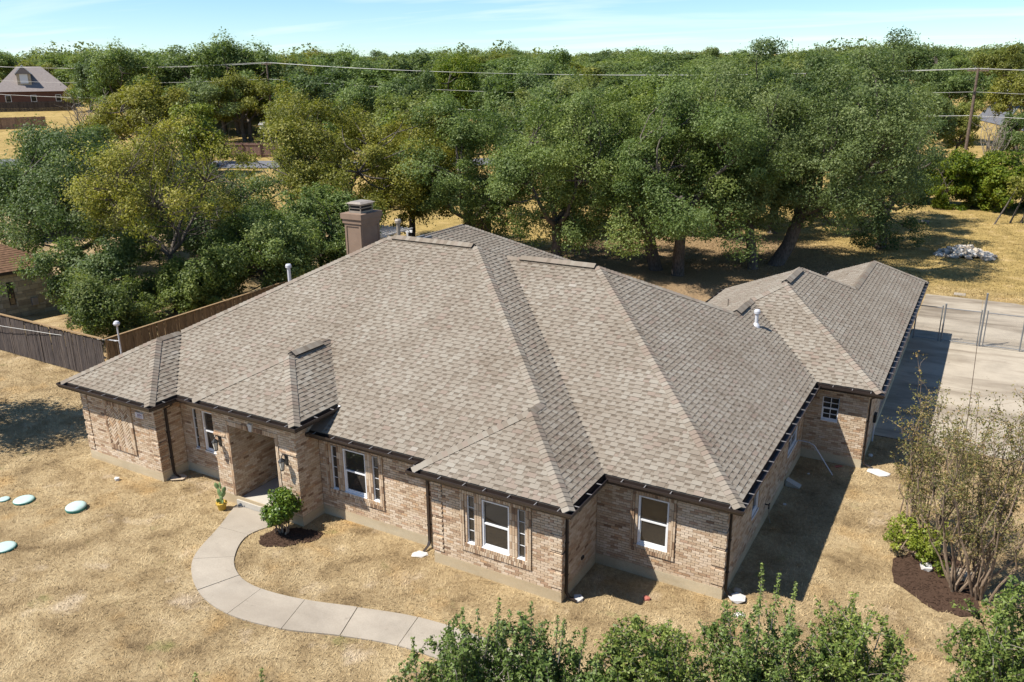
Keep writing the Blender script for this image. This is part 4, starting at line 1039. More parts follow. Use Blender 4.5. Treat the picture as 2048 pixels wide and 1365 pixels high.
# generic trees for the middle distance and the wood: shared meshes, copied
GEN = [tree_meshes(60, 10, 5.0, 4.7, 1.2, 60, 330, .26, 1.35, .32, spikes=0), tree_meshes(61, 10, 4.2, 4.6, 1.0, 52, 330, .26, 1.3, .30, spikes=0),
       tree_meshes(62, 10, 5.6, 5.2, 1.6, 64, 330, .26, 1.4, .34, spikes=0, trunks=2), tree_meshes(63, 10, 3.6, 3.6, .8, 46, 330, .25, 1.15, .26, spikes=0)]
GSH = [tree_meshes(64+i, 10, (5.0,4.4,5.4,3.6)[i], (5.0,4.4,5.4,3.6)[i], .1, 70, 330, .34, 1.5, .25, spikes=3, low=-1, fork=.1) for i in range(4)]
def gen(x, y, h, r_, k, leaf, label, name='tree', group=None, cat='tree', bark='bark'):
    base_r = (5.0, 4.4, 5.4, 3.6)[k]
    return place_tree(name, x, y, (GSH if cat == 'shrub' else GEN)[k], M[leaf], M[bark], label, cat, group, random.uniform(0, 6.28), (r_/base_r, r_/base_r, h/10))
gen(-64, 51, 9.8, 5.6, 2, 'gold', 'round golden yellow tree standing alone before the dark wood', 'elm_tree')
gen(-54.5, 51.8, 8.4, 2.7, 3, 'lime', 'pale yellow green shrub beside the fence with stone pillar', 'shrub', cat='shrub')
gen(-54, 35.6, 6.6, 5.0, 0, 'oak_dark', 'wide dark tree beyond the pool, in front of the far timber fence', 'oak_tree')
gen(-40, 23, 5.6, 4.2, 1, 'oak_dark', 'dark tree beyond the pool, closest to the stone outbuilding', 'oak_tree')
gen(-38.5, 33.5, 5.2, 4.2, 2, 'lime', 'pale green low tree beside the road', 'tree')
gen(-46.2, 92.3, 12.6, 4.6, 2, 'ygreen', 'vivid yellow green tree in the wood behind the rounded oak', 'tree')
gen(-137, 95, 7.0, 4.5, 1, 'olive', 'olive shrubby tree in front of the mauve roofed house', 'tree')
gen(-146, 106, 11, 6, 2, 'oak', 'green oak against the end of the mauve roofed house', 'oak_tree')
gen(-30, 44, 7.0, 4.0, 1, 'olive', 'low olive tree in the field beside the road', 'tree')
gen(10.9, 153.4, 12.5, 7.2, 2, 'oak_dark', 'wide dark live oak with several trunks in the far field', 'oak_tree')
gen(20.0, 113.9, 10.2, 4.5, 0, 'oak', 'rounded green tree behind the leaning utility pole', 'tree')
gen(16.4, 94, 9.4, 5.0, 1, 'oak_pale', 'grey green feathery tree standing in the bare dry field', 'tree')
gen(21.4, 97, 7.2, 2.5, 3, 'yellow', 'small orange tipped tree in the dry field by the utility pole', 'tree')
gen(27.6, 106, 10.2, 4.2, 0, 'olive', 'olive tree across the street beyond the iron fence', 'tree')
gen(27.6, 90, 7.0, 2.6, 1, 'oak', 'green tree leaning beside the bare grey tree', 'tree')
gen(6.3, 153, 12, 3.4, 3, 'oak', 'narrow green tree beside the wide dark live oak', 'tree')
gen(23.5, 172, 11, 5.2, 0, 'olive', 'yellowish tree across the far field', 'tree')
gen(32, 150, 11, 5.0, 2, 'oak', 'green tree beyond the olive tree across the street', 'tree')
for i, (x, y, h, r_, k, lf) in enumerate(((-22,52,9.5,5,0,'oak'),(-12,58,11,5.4,2,'oak_dark'),(-3,64,11.5,5.2,1,'oak'),(5,66,12,5.4,0,'oak_dark'),(-30,60,10,5,1,'oak_pale'),(-40,64,10,5,2,'oak'),(-20,74,11,5.2,0,'oak_dark'),(-8,82,12,5.6,1,'oak'),(3,88,12,5.6,2,'oak_pale'),(-44,78,10.5,5,0,'oak_dark'),(-30,84,11,5.4,1,'oak'),(12,72,12,5,0,'oak'),(-34,98,11.5,5.4,2,'oak'),(-16,100,12,5.6,0,'oak_dark'),(8,108,12,5.6,1,'oak'))):
    gen(x, y, h, r_, k, lf, {'oak':'mid green oak between the yard and the wood','oak_dark':'dark green oak between the yard and the wood','oak_pale':'grey green oak between the yard and the wood'}[lf], 'oak_tree', 'oaks between the yard and the wood')
for i, (x, y, h, r_, k) in enumerate(((-107,77,12.0,5.6,0),(-98,76,13.0,6.6,2),(-91,84,13.6,7.4,1),(-82,84,14.4,7.8,2),(-72,90,12.2,6.6,0),(-62.5,91,12.4,6.4,2),(-56,97,12.8,6.6,1),(-40,106,12.6,6.8,0))):
    gen(x, y, h, r_, k, 'oak' if i % 2 else 'oak_dark', 'tall round headed green oak behind the overhead lines' if i % 2 else 'tall round headed dark oak behind the overhead lines', 'oak_tree', 'tall oaks behind the overhead lines')
HED = [(22.4,68.0,5.1,2.3,0),(26.2,68.2,5.0,2.6,1),(19.8,69.8,3.9,1.9,3),(28.6,70.2,3.9,1.8,0),(24.4,69.4,3.6,1.6,3),(30.6,68.6,4.4,2.0,1)]
for i, (x, y, h, r_, k) in enumerate(HED):
    gen(x, y, h, r_, k, 'ygreen' if i < 2 else 'oak', ['broad bright green shrub at the edge of the back yard, beside the rock pile','broad bright green shrub at the yard edge between smaller shrubs','low dark green shrub in the yard hedge next to the tall oaks','green shrub in the yard hedge by the leaning saplings','small green shrub between the two broad bright shrubs','green shrub at the outer end of the yard hedge'][i], 'shrub', 'shrubs along the back yard edge', 'shrub')
# bare grey tree
def bare_tree(x, y, h, name, label, sp=1.0, seed=3, n=26):
    r = np.random.default_rng(seed); m = MB(); m.tube([(0,0,-.1),(0.05,0,h*.2),(0,.05,h*.36)], [h*.022,h*.018,h*.014], 7)
    for k in range(n):
        a = r.uniform(0, 6.28); z0 = h*r.uniform(.15,.38); e_ = np.array([math.cos(a)*h*.3*sp*r.uniform(.3,1), math.sin(a)*h*.3*sp*r.uniform(.3,1), h*r.uniform(.6,1)])
        P = limb(m, (0,0,z0), e_, h*.009, h*.002, r, 5, .10, 5)
        for j in range(4):
            b = P[r.integers(2, 6)]; limb(m, b, b+np.array([r.normal()*.09*h, r.normal()*.09*h, abs(r.normal())*.11*h]), h*.004, h*.001, r, 3, .1, 4)
    root = empty(name, (x, y, float(terrain(x, y))), label, 'tree'); m.build('trunk', M['bark_pale'], root)
bare_tree(25.2, 86, 6.2, 'bare_tree', 'bare pale grey tree by the iron fence'); bare_tree(-82, 56.5, 7.5, 'bare_tree', 'bare brown tree in front of the wood, by the mauve roofed house', 1.6, 5, 40)
# leaning saplings by the hedge
for i, (x, y, dx_, dy_) in enumerate(((26.3,61.5,1.3,.8),(27.4,62.5,.9,.5),(28.2,63,.6,.3))):
    m = MB(); m.tube([(0,0,-.1),(dx_*.5,dy_*.5,1.5),(dx_,dy_,3.2)], [.08,.06,.03], 6); root = empty('sapling', (x,y,float(terrain(x,y))), ['thick leaning sapling at the edge of the yard hedge','middle leaning sapling at the edge of the yard hedge','thinnest leaning sapling at the edge of the yard hedge'][i], 'sapling', 'saplings by the yard hedge'); m.build('trunk', M['bark'], root)
    V, T = leaves(np.random.default_rng(i), np.array([(dx_,dy_,3.4),(dx_*.8,dy_*.8,2.7),(dx_*1.1+.4,dy_,3.1)]), np.array([.9,.7,.6]), [160,110,90], .2); link('crown', fast_mesh('crown', V, 3, T), M['olive'], root)

# the wood: individual trees in view, then the far woodland as one mass
def wood():
    r = np.random.default_rng(77); out = []
    # band behind the fields; view wedge from the yard
    for i in range(6000):
        th = r.uniform(math.radians(-66), math.radians(6)); D = r.uniform(128, 250)
        x, y = 25.8+D*math.sin(th), -15.9+D*math.cos(th)
        deg = math.degrees(th)
        if deg > -9 and D < 215: continue         # open fields on the right
        if deg < -55 and D < 215: continue        # the far house and its yard
        if deg < -50 and D < 150: continue
        if any(math.hypot(x-a, y-b) < 6.2+.008*D for a, b, *_ in out): continue
        if math.hypot(x+62.5, y-66) < 13 or math.hypot(x+58, y-60) < 12: continue
        out.append((x, y, D))
        if len(out) >= 165: break
    LB = {'oak': 'mid green oak in the wood beyond the fields', 'oak_dark': 'dark green oak in the wood beyond the fields', 'oak_pale': 'grey green oak in the wood beyond the fields', 'olive': 'olive green elm in the wood beyond the fields'}
    for x, y, D in out:
        lf = r.choice(['oak','oak','oak_dark','oak_pale','olive'], p=[.3,.2,.22,.18,.10])
        h = r.uniform(8.0, 11.0)+(2.2 if (x < -60 and D < 200) else 0)*r.random(); gen(x, y, h, h*r.uniform(.55,.75), int(r.integers(4)), lf, LB[lf], 'oak_tree' if lf != 'olive' else 'elm_tree', 'trees of the wood beyond the fields')
    # far woodland
    C_, Rr = [], []
    for i in range(1650):
        th = r.uniform(math.radians(-72), math.radians(12)); D = 250+620*r.random()**.8
        x, y = 25.8+D*math.sin(th), -15.9+D*math.cos(th)
        if math.degrees(th) > -6 and D < 300: continue
        z = float(terrain(x, y)); h = r.uniform(5.5, 9.5)*(1+.22*math.sin(th*31)+.18*math.sin(th*13+2)+.15*math.sin(D*.03))
        for k in range(5): C_.append((x+r.normal()*3, y+r.normal()*3, z+h*r.uniform(.35,.95))); Rr.append(r.uniform(2.0,3.6))
    V, T = leaves(r, np.array(C_), np.array(Rr), [26]*len(C_), 1.0, .85, .6)
    tag(link('woodland', fast_mesh('woodland', V, 3, T), M['oak_dark']), 'distant dark woodland along the low hills at the skyline', 'woodland', kind='stuff')
wood()

# --- shrubs near the house
def bushy(name, x, y, label, seed, clumps, leaf, size, per, cr, stems=6, spr=None, cat='shrub', bark='stem', asp=.5, sprleaf='sprout', shell=.3):
    r = np.random.default_rng(seed); root = empty(name, (x, y, 0), label, cat); C_ = np.array([c[:3] for c in clumps]); Rd = np.array([c[3] for c in clumps])
    V, T = leaves(r, C_, Rd, (per*(Rd/cr)**2).astype(int)+1, size, .9, shell, asp, .45); 
    m = MB()
    for k in range(stems):
        q = C_[r.integers(len(C_))]; limb(m, (r.normal()*.10, r.normal()*.10, -.05), q, .028, .007, r, 5, .08, 5)
    for q in C_: 
        b = C_[r.integers(len(C_))]; limb(m, (q*.45+b*.1)*np.array([1,1,.9]), q, .014, .005, r, 4, .08, 4)
    if spr:
        for (sx, sy, sz, L, tx, ty) in spr:
            p0 = np.array([sx,sy,sz]); d = np.array([tx,ty,1.]); m.tube([p0-d*.3, p0, p0+d*L], [.014,.011,.004], 5)
            ks = np.linspace(0, 1, max(4, int(L/.05))); cs = np.array([p0+d*L*k for k in ks]); V2, T2 = leaves(r, cs, np.full(len(cs), .07)*(1.15-.55*ks), [9]*len(cs), size*1.0, .7, .4, asp, .3)
            V = np.concatenate([V, V2]); T = np.concatenate([T, np.clip(T2+.22, 0, 1)])
    m.build('stem', M[bark], root); link('foliage', fast_mesh('foliage', V, 3, T), M[leaf], root); return root
r_ = np.random.default_rng(9)
def ball(n, rx, rz, zc, cr, seed):
    r = np.random.default_rng(seed); d = r.normal(size=(n,3)); d /= np.linalg.norm(d, axis=1)[:,None]
    return [(q[0]*rx*s, q[1]*rx*s, zc+q[2]*rz*s, cr*r.uniform(.7,1.25)) for q, s in zip(d, r.uniform(.55,1.0,n))]
bushy('shrub', 9.72, -1.12, 'round glossy green shrub standing in the mulch by the porch step', 11, ball(46,.42,.44,.80,.20,4), 'shrub', .078, 150, .20, 9, [(r_.uniform(-.3,.3),r_.uniform(-.3,.3),1.05,.18,r_.normal()*.3,r_.normal()*.3) for _ in range(10)])
bushy('shrub', 25.45, 6.35, 'low lime green shrub at the mulch edge beneath the crape myrtles', 12, [(r_.normal()*.42, r_.normal()*.42, abs(r_.normal())*.22+.28, r_.uniform(.13,.24)) for _ in range(34)], 'lime', .078, 130, .2, 10, [(r_.uniform(-.5,.5),r_.uniform(-.5,.5),.6,.30,r_.normal()*.5,r_.normal()*.5) for _ in range(10)])
# tall hollies in the foreground
def holly(x, y, h, rx, seed, n, label, spr, zlow=.5):
    """many upright leafy shoots"""
    r = np.random.default_rng(seed); root = empty('holly_tree', (x, y, 0), label, 'holly'); m = MB(); C_, Rd = [], []
    for k in range(int(n*.85)):
        a = r.uniform(0, 6.28); q = r.random()**.55; zt = h*(1-.30*q**2)*r.uniform(.40,1.14); a2 = a+r.normal()*.3
        b0 = np.array([math.cos(a2)*rx*q*.35, math.sin(a2)*rx*q*.35, zt*.28]); e_ = np.array([math.cos(a)*rx*q, math.sin(a)*rx*q, zt])
        P = limb(m, b0, e_, .016, .004, r, 6, .16, 4)
        P = np.array(P); L = np.linalg.norm(e_-b0)
        for t in np.arange(.30, 1.0, .075/L):
            i = t*(len(P)-1); j = int(i); c = P[j]+(P[min(j+1, len(P)-1)]-P[j])*(i-j); C_.append(c); Rd.append(.135*(1.15-.5*t)*r.uniform(.6,1.5))
        if r.random() < .8:
            for t in (.5, .65, .85):
                c = P[int(t*6)]; e2 = c+np.array([r.normal()*.22, r.normal()*.22, r.normal()*.14+.06]); limb(m, c, e2, .007, .003, r, 3, .05, 4)
                for u in (.4,.7,1): C_.append(c+(e2-c)*u); Rd.append(.09)
    for k in range(5): m.tube([(r.normal()*.08, r.normal()*.08, -.05),(r.normal()*.2, r.normal()*.2, h*.35)], [.035,.02], 6)
    V, T = leaves(r, np.array(C_), np.array(Rd), r.poisson(9, len(C_)), .066, 1.0, .15, .6, .5)
    for (sx, sy, sz, L, tx, ty) in spr:
        p0 = np.array([sx,sy,sz]); d = np.array([tx,ty,1.]); m.tube([p0-d*.5, p0, p0+d*L], [.012,.010,.003], 5)
        ks = np.linspace(-.3, 1, max(5, int(L/.045))); cs = np.array([p0+d*L*k for k in ks]); V2, T2 = leaves(r, cs, .075*(1.1-.6*np.clip(ks,0,1)), [9]*len(cs), .058, .8, .3, .5, .4)
        V = np.concatenate([V, V2]); T = np.concatenate([T, np.clip(T2+.25, 0, 1)])
    m.build('stem', M['bark_pale'], root); link('foliage', fast_mesh('foliage', V, 3, T), M['holly'], root); return root
holly(18.55,-5.15,2.75,1.0,31,85,'tall holly beside the walkway, most distant from the crape myrtles',[(-.75,-.55,2.1,.45,-.05,0),(.55,.25,2.65,.65,.03,.1),(.45,.1,2.55,.35,.2,0),(.8,.4,2.3,.4,.15,.1),(-.1,.1,2.5,.5,0,.05),(.05,.4,2.4,.4,-.1,.1)])
holly(19.6,-4.55,2.72,1.0,32,105,'tall holly with an upright leafy spike, in front of the projecting front wing',[(0,.05,2.65,.55,0,0),(.5,.3,2.4,.45,.1,.05),(.85,.45,2.2,.5,.12,0),(-.5,-.1,2.3,.35,-.1,0),(.3,.5,2.3,.4,0,.1)])
holly(20.75,-4.2,2.15,.8,37,75,'low loose holly filling the gap between two taller hollies',[(0,.1,1.9,.35,0,0),(.3,.2,1.8,.4,.1,.1)])
holly(21.65,-3.45,2.75,1.05,33,120,'rounded dense holly in front of the single window wall',[(-.3,.2,2.4,.3,0,0),(.3,.3,2.4,.25,.1,0)])
holly(23.2,-1.75,2.45,1.25,34,92,'wide holly with three pale new shoots beside the house corner',[(-.15,.25,2.5,.85,-.04,.05),(.12,.28,2.5,.70,.02,.08),(.42,.3,2.4,.72,.06,.05),(-.7,.1,2.1,.3,-.2,0),(.85,.3,2.0,.3,.3,0)])
holly(24.65,-1.1,2.55,1.15,35,80,'open branched holly nearest the mulch bed',[(0,.25,2.35,.45,0,.05),(-.35,.2,2.2,.4,-.1,0),(.55,.35,2.2,.3,.15,.1),(.9,.4,2.0,.3,.3,.1)])
holly(27.6,.25,3.15,1.15,36,95,'dense holly standing in front of the crape myrtles by the street side',[(-.55,.3,2.5,.3,-.1,0),(0,.3,2.9,.3,0,0)])
for i, (x, y, h) in enumerate(((13.15,-7.0,.75),(14.35,-6.35,.85))):
    bushy('holly_sprig', x, y, ['thin holly sprig poking up from the lawn beyond the walkway','taller thin holly sprig poking up from the lawn beside another'][i], 50+i, [(0,0,h*.45,.08),(.08,.05,h*.65,.08),(-.07,.02,h*.6,.07)], 'holly', .055, 26, .1, 3, [(0,0,h*.6,h*.5,.05,.05)])
# crape myrtles: many thin stems
def myrtle(x, y, h, spread, seed, stems, label, rot=0.0, dens=1.0):
    r = np.random.default_rng(seed); root = empty('crape_myrtle', (x, y, 0), label, 'crape myrtle'); m = MB(); C_, Rd = [], []
    for k in range(stems):
        a = rot+2*math.pi*k/stems+r.uniform(-.5,.5); q = r.uniform(.25,1)
        b0 = np.array([math.cos(a)*.14*r.random(), math.sin(a)*.14*r.random(), -.05]); e_ = np.array([math.cos(a)*spread*q, math.sin(a)*spread*q, h*r.uniform(.72,1)])
        P = limb(m, b0, e_, r.uniform(.022,.042), .006, r, 8, .05, 6)
        for j in range(9):
            i = r.integers(3, 9); b = P[min(i, 8)]; tp = b+np.array([r.normal()*.30, r.normal()*.30, abs(r.normal())*.45+.1]); Q_ = limb(m, b, tp, .009, .003, r, 4, .08, 4)
            for t in Q_[1:]: C_.append(t); Rd.append(.15)
            for g_ in range(2):
                u = Q_[r.integers(1,5)]; v = u+np.array([r.normal()*.16, r.normal()*.16, abs(r.normal())*.2]); limb(m, u, v, .004, .002, r, 2, .05, 3); C_.append(v); Rd.append(.13)
    C_, Rd = np.array(C_), np.array(Rd); V, T = leaves(r, C_, Rd, (r.poisson(9*dens, len(C_))), .055, 1.0, .1, .5, .3)
    V2, T2 = leaves(r, C_[r.random(len(C_)) < .35], np.full(len(C_), .12), r.poisson(3, len(C_))[:0] if False else [3]*int(0), .05) if False else (V[:0], T[:0])
    o = m.build('stem', M['stem'], root); link('foliage', fast_mesh('foliage', V, 3, T), M['myrtle'], root); return root
myrtle(26.45, 5.05, 4.4, 1.25, 71, 13, 'multi stemmed crape myrtle at the mulch edge with rusty tips', .3)
myrtle(26.95, 4.95, 4.9, 1.45, 72, 15, 'taller multi stemmed crape myrtle beside the smaller one at the mulch bed', 1.1)
myrtle(25.75, 6.75, 3.9, .95, 73, 11, 'slim upright crape myrtle behind the lime shrub', 2.0)
myrtle(25.2, 7.3, 3.7, .8, 75, 9, 'thin leaning crape myrtle closest to the garage', 2.6)
myrtle(28.3, 6.6, 4.6, 1.4, 74, 12, 'crape myrtle outermost from the house, beyond the mulch bed', .7)

# ------------------------------------------------------------------ fences, neighbours, street things
def picket_fence(a, b, h, mat, label, face=1, seed=1, pw=.14, rails=True, cap=False, post_front=False):
    a, b = np.array(a, float), np.array(b, float); d = b-a; L = np.linalg.norm(d); d /= L; n = np.array([-d[1], d[0]])*face; r = np.random.default_rng(seed)
    root = empty('wood_fence', (a[0], a[1], float(terrain(*a))), label, 'fence'); ang = math.atan2(d[1], d[0]); root.rotation_euler[2] = ang
    vs = []
    for k in range(8):
        m = MB(); w_ = pw-.008; m.box(-w_/2, w_/2, -.010, .010, .03, h*(1-.02*r.random()), r.random()); me = m.mesh('picket'); me.materials.append(M[mat]); vs.append(me)
    for i in range(int(L/pw)):
        o = bpy.data.objects.new('picket', vs[r.integers(8)]); COL.objects.link(o); o.parent = root
        x = (i+.5)*pw; q = a+d*x; o.location = (x, r.normal()*.004, float(terrain(*q))-float(terrain(*a))); o.rotation_euler = (r.normal()*.006, r.normal()*.006, 0)
    s = face
    for z in (.35, h*.52, h-.25):
        m = MB(); m.box(0, L, .012, .05, z, z+.085, .5); m.build('rail', M[mat], root)
    for i in range(int(L/2.4)+1):
        m = MB(); y0, y1 = -.035, -.012; x = min(i*2.4, L-.1); m.box(x, x+.085, y0, y1, -.1, h-.02, 1.0); m.build('post', M[mat], root)
    if cap:
        m = MB(); m.box(-.02, L+.02, -.06, .06, h, h+.035, .95); m.build('cap_rail', M['fence_tan'], root)
    return root
picket_fence((-22.5,4.75), (-5.75,4.42), 1.83, 'fence_dark', 'dark weathered wooden privacy fence with pale cap rail, in front of stone outbuilding', -1, 3, cap=True)
picket_fence((-5.72,4.50), (-7.5,39), 1.83, 'fence_tan', 'tan wooden privacy fence running along the side of the house', -1, 4, cap=True)

def stone_building():
    root = empty('stone_outbuilding', (-18.45, 10.35, 0), 'neighbouring limestone block outbuilding with rust brown roof behind the fence', 'building'); root.rotation_euler[2] = math.radians(-11.5+180)
    # local: +x points away from the visible wall (into the building) , y along the wall; visible wall at x=0 facing -x
    H, LN, DP = 2.62, 9.0, 6.0; m = MB(); m.box(.03, DP, .03, LN, -.1, H); wl = m.build('wall', M['stone_joint'], root)
    r = np.random.default_rng(8); z = 0.0; hole = (2.05, 2.36, .75, 2.0)
    while z < H-.05:
        h = float(r.choice([.15,.2,.26,.3])); h = min(h, H-z); y = -.0
        while y < 6.4:
            l = float(r.uniform(.28,.75)); y1 = min(y+l, 6.4); g = .012
            segs = cut([(y, y1)], hole[0], hole[1]) if (z+h/2 > hole[2] and z+h/2 < hole[3]) else [(y, y1)]
            for p, q in segs:
                if q-p < .06: continue
                b = MB(); o = r.uniform(0,.015); e_ = .008
                b.add([(o+.0,p+g,z+g),(o,q-g,z+g),(o,q-g,z+h-g),(o,p+g,z+h-g),(.04,p+g,z+g),(.04,q-g,z+g),(.04,q-g,z+h-g),(.04,p+g,z+h-g)], [(0,1,2,3),(0,1,5,4),(1,2,6,5),(2,3,7,6),(3,0,4,7)], r.random()); b.build('stone_block', M['stone'], wl)
            y = y1
        z += h
    m = MB(); m.box(.0,.06,hole[0],hole[1],hole[2],hole[3]); wn = m.build('window', M['black'], root)
    for q in range(3):
        a = hole[2]+.04+q*.41; m = MB(); m.box(-.01,.02,hole[0]+.04,hole[1]-.04,a,a+.36); m.build('pane', M['glass'], wn)
    m = MB(); o = .42; h = (DP+2*o)/2; z = H; A = [(-o,-o,z),(DP+o,-o,z),(DP+o,LN+o,z),(-o,LN+o,z)]; zr = z+.5*h
    m.add(A+[(-o+h,-o+h,zr),(-o+h,LN+o-h,zr)], [(0,1,4),(1,2,5,4),(2,3,5),(3,0,4,5),(0,3,2,1)]); rf = m.build('roof', M['roof_red'], root)
    m = MB()
    for i in range(4):
        p, q = A[i], A[(i+1)%4]; m.quad((*p[:2],z-.13),(*q[:2],z-.13),(q[0],q[1],z+.01),(p[0],p[1],z+.01))
    m.build('fascia', M['brown'], root)
    # shingle courses of the roof slope
    sh = MB(); r = np.random.default_rng(3); nn = 20
    for i in range(nn):
        d0, d1 = h*i/nn, h*(i+1)/nn
        y = -o+d0
        while y < LN+o-d0:
            w_ = r.uniform(.18,.4); y1 = min(y+w_, LN+o-d0); x0, x1 = -o+d0, -o+d1
            sh.quad((x0,y,z+.5*d0+.025),(x0,y1,z+.5*d0+.025),(x1,y1,z+.5*d1+.006),(x1,y,z+.5*d1+.006), r.random()); sh.quad((x0,y,z+.5*d0),(x0,y1,z+.5*d0),(x0,y1,z+.5*d0+.025),(x0,y,z+.5*d0+.025)); y = y1
    tag(sh.build('shingles', M['roof_red'], rf), kind='stuff')
    m = MB(); m.box(-.14,-.005,1.0,1.32,.55,.95); m.build('utility_box', M['hanger'], root)
stone_building()
# pool behind it
m = MB(); m.poly([(-31,12.5),(-20.2,11.6),(-19.6,18.2),(-30.5,19)], -.02, .03); tag(m.build('pool_deck', M['slab']), 'pale concrete deck around the pool behind the stone outbuilding', 'deck', kind='structure')
m = MB(); m.poly([(-30,13.6),(-23.4,13.0),(-22.9,17.0),(-29.7,17.8)], .0, .045); tag(m.build('pool_water', M['water']), 'blue swimming pool water behind the stone outbuilding', 'pool', kind='structure')
# floodlight mast and cable at the fence corner
rt = empty('lamp_mast', (-5.25, 4.85, 0), 'slim white mast with round lamp head at the fence corner', 'mast'); m = MB(); m.tube([(0,0,-.1),(0,0,2.42)], .035, 8); m.build('pole', M['pvc'], rt)
m = MB(); m.lathe([(.03,-.10),(.11,-.06),(.14,.02),(.10,.10),(.02,.14)], (0,0,2.50), 12); m.build('lamp_head', M['pvc'], rt); m = MB(); m.tube([(0,0,1.75),(-.5,-.25,1.80)], .02, 6); m.build('arm', M['pvc'], rt)
def cable(name, pts, r, label, mat='wire', group=None, cat='cable'):
    m = MB(); m.tube(pts, r, 4); o = m.build(name, M[mat]); tag(o, label, cat, group); return o
cable('cable', [(-5.3,4.75,1.76),(-9,4.45,1.58),(-13,4.35,1.42),(-18,4.3,1.40),(-23,4.3,1.5)], .013, 'thin pale cable strung along the dark fence to the mast')
# pergola
rt = empty('pergola', (-10.3, 25.6, 0), 'white slatted pergola behind the chimney', 'pergola')
for x in (0,2.8):
    for y in (0,2.6): m = MB(); m.box(x-.06,x+.06,y-.06,y+.06,-.05,2.35); m.build('post', M['white'], rt)
for y in (0,2.6): m = MB(); m.box(-.4,3.2,y-.05,y+.05,2.35,2.5); m.build('beam', M['white'], rt)
for i in range(9): m = MB(); x = -.3+i*.40; m.box(x,x+.045,-.4,3.0,2.5,2.6); m.build('slat', M['white'], rt)
# chain link fence with gate
def chainlink():
    y = 26.9; rt = empty('chain_link_fence', (23.4, y, 0), 'galvanised chain link fence and double gate across the driveway', 'fence'); X0 = 23.4
    posts = [(23.52,1.75,.03),(24.72,1.85,.035),(24.60,1.75,.025),(26.32,2.55,.04),(26.22,1.75,.025),(26.46,1.75,.025),(27.95,1.75,.03),(30.4,1.75,.03),(32.8,1.75,.03)]
    for x, h, r in posts:
        m = MB(); m.tube([(x-X0,0,-.1),(x-X0,0,h)], r, 8); p = m.build('post', M['metal'], rt); m = MB(); m.lathe([(r*1.2,-.02),(r*1.2,.03),(.004,.06)], (x-X0,0,h), 8); m.build('cap', M['metal'], p)
    for a, b in ((23.52,24.60),(24.72,26.22),(26.46,27.95),(27.95,30.4),(30.4,32.8)):
        for z in (1.68,.12): m = MB(); m.tube([(a-X0,0,z),(b-X0,0,z)], .021, 6); m.build('rail', M['metal'], rt)
    m = MB(); s = .075; z0, z1 = .12, 1.68; H = z1-z0
    Q = []
    for (xa, xb) in ((23.52,24.60),(24.72,26.22),(26.46,32.8)):
        k = xa-H
        while k < xb:
            for sg in (1, -1):
                p0, p1 = (k, z0), (k+H, z1)
                t0, t1 = max(0, (xa-k)/H), min(1, (xb-k)/H)
                if t1 > t0:
                    q0 = (k+H*t0, z0+H*t0 if sg > 0 else z1-H*t0); q1 = (k+H*t1, z0+H*t1 if sg > 0 else z1-H*t1); wv = .0022
                    Q.append([(q0[0]-X0,-.003*sg,q0[1]-wv),(q1[0]-X0,-.003*sg,q1[1]-wv),(q1[0]-X0,-.003*sg,q1[1]+wv),(q0[0]-X0,-.003*sg,q0[1]+wv)])
                    Q.append([(q0[0]-wv-X0,-.003*sg-wv,q0[1]),(q1[0]-wv-X0,-.003*sg-wv,q1[1]),(q1[0]+wv-X0,-.003*sg+wv,q1[1]),(q0[0]+wv-X0,-.003*sg+wv,q0[1])])
            k += s
    link('wire_mesh', fast_mesh('wire_mesh', np.array(Q), 4, [.5]*len(Q)), M['metal'], rt)
chainlink()
# rubble pile
def rock_mesh(r, n=2):
    import bmesh
    bm = bmesh.new(); bmesh.ops.create_icosphere(bm, subdivisions=1, radius=1.0)
    for v in bm.verts: v.co = v.co*(1+r.normal()*.16)
    for v in bm.verts:
        v.co.x = max(-.8, min(.8, v.co.x)); v.co.z = max(-.6, min(.65, v.co.z))
    me = bpy.data.meshes.new('rock'); bm.to_mesh(me); bm.free(); a = me.attributes.new('tone','FLOAT','FACE'); a.data.foreach_set('value', np.full(len(me.polygons), .35+.65*r.random(), np.float32)); me.materials.append(M['rock']); return me
rk = [rock_mesh(np.random.default_rng(200+i)) for i in range(12)]
rt = empty('rock_pile', (24.8, 48.4, float(terrain(24.8,48.4))), 'heap of pale broken limestone rubble in the back yard', 'rock pile')
r = np.random.default_rng(6)
for i in range(130):
    q = r.random()**.55; a = r.uniform(0,6.28); x, y = 1.95*q*math.cos(a), 1.25*q*math.sin(a); s = r.uniform(.10,.30)*(1.25-.35*q); z = max(0,(1-q)*.62*r.uniform(.5,1))+s*.25
    o = bpy.data.objects.new('rock', rk[r.integers(12)]); COL.objects.link(o); o.parent = rt; o.location = (x,y,z); o.scale = (s*1.3,s,s*.75); o.rotation_euler = tuple(r.uniform(-.6,.6,2))+(r.uniform(0,6.28),)
# septic lids
def lid(x, y, r, h, label, tilt=0.0):
    rt = empty('septic_lid', (x, y, 0), label, 'lid', 'septic lids in the lawn'); rt.rotation_euler = (tilt, tilt*.4, 0)
    m = MB(); m.lathe([(r*.98,-.05),(r*1.0,h*.35),(r*1.04,h*.38),(r*1.04,h*.52)], (0,0,0), 28); m.build('rim', M['lid_rim'], rt)
    m = MB(); m.lathe([(r*1.02,h*.52),(r*.98,h*.68),(r*.8,h*.86),(r*.5,h*.97),(r*.02,h)], (0,0,0), 28); m.build('dome', M['lid'], rt, True)
lid(1.40,-3.60,.29,.11,'pale domed septic lid next to a small flat lid in the lawn'); lid(3.28,-3.12,.29,.18,'domed green septic lid standing proud on a dark rim, closest to the house',.06); lid(3.55,-5.45,.29,.10,'pale domed septic lid lying furthest from the house'); lid(.78,-3.85,.16,.07,'small flat green lid beside a larger domed lid')
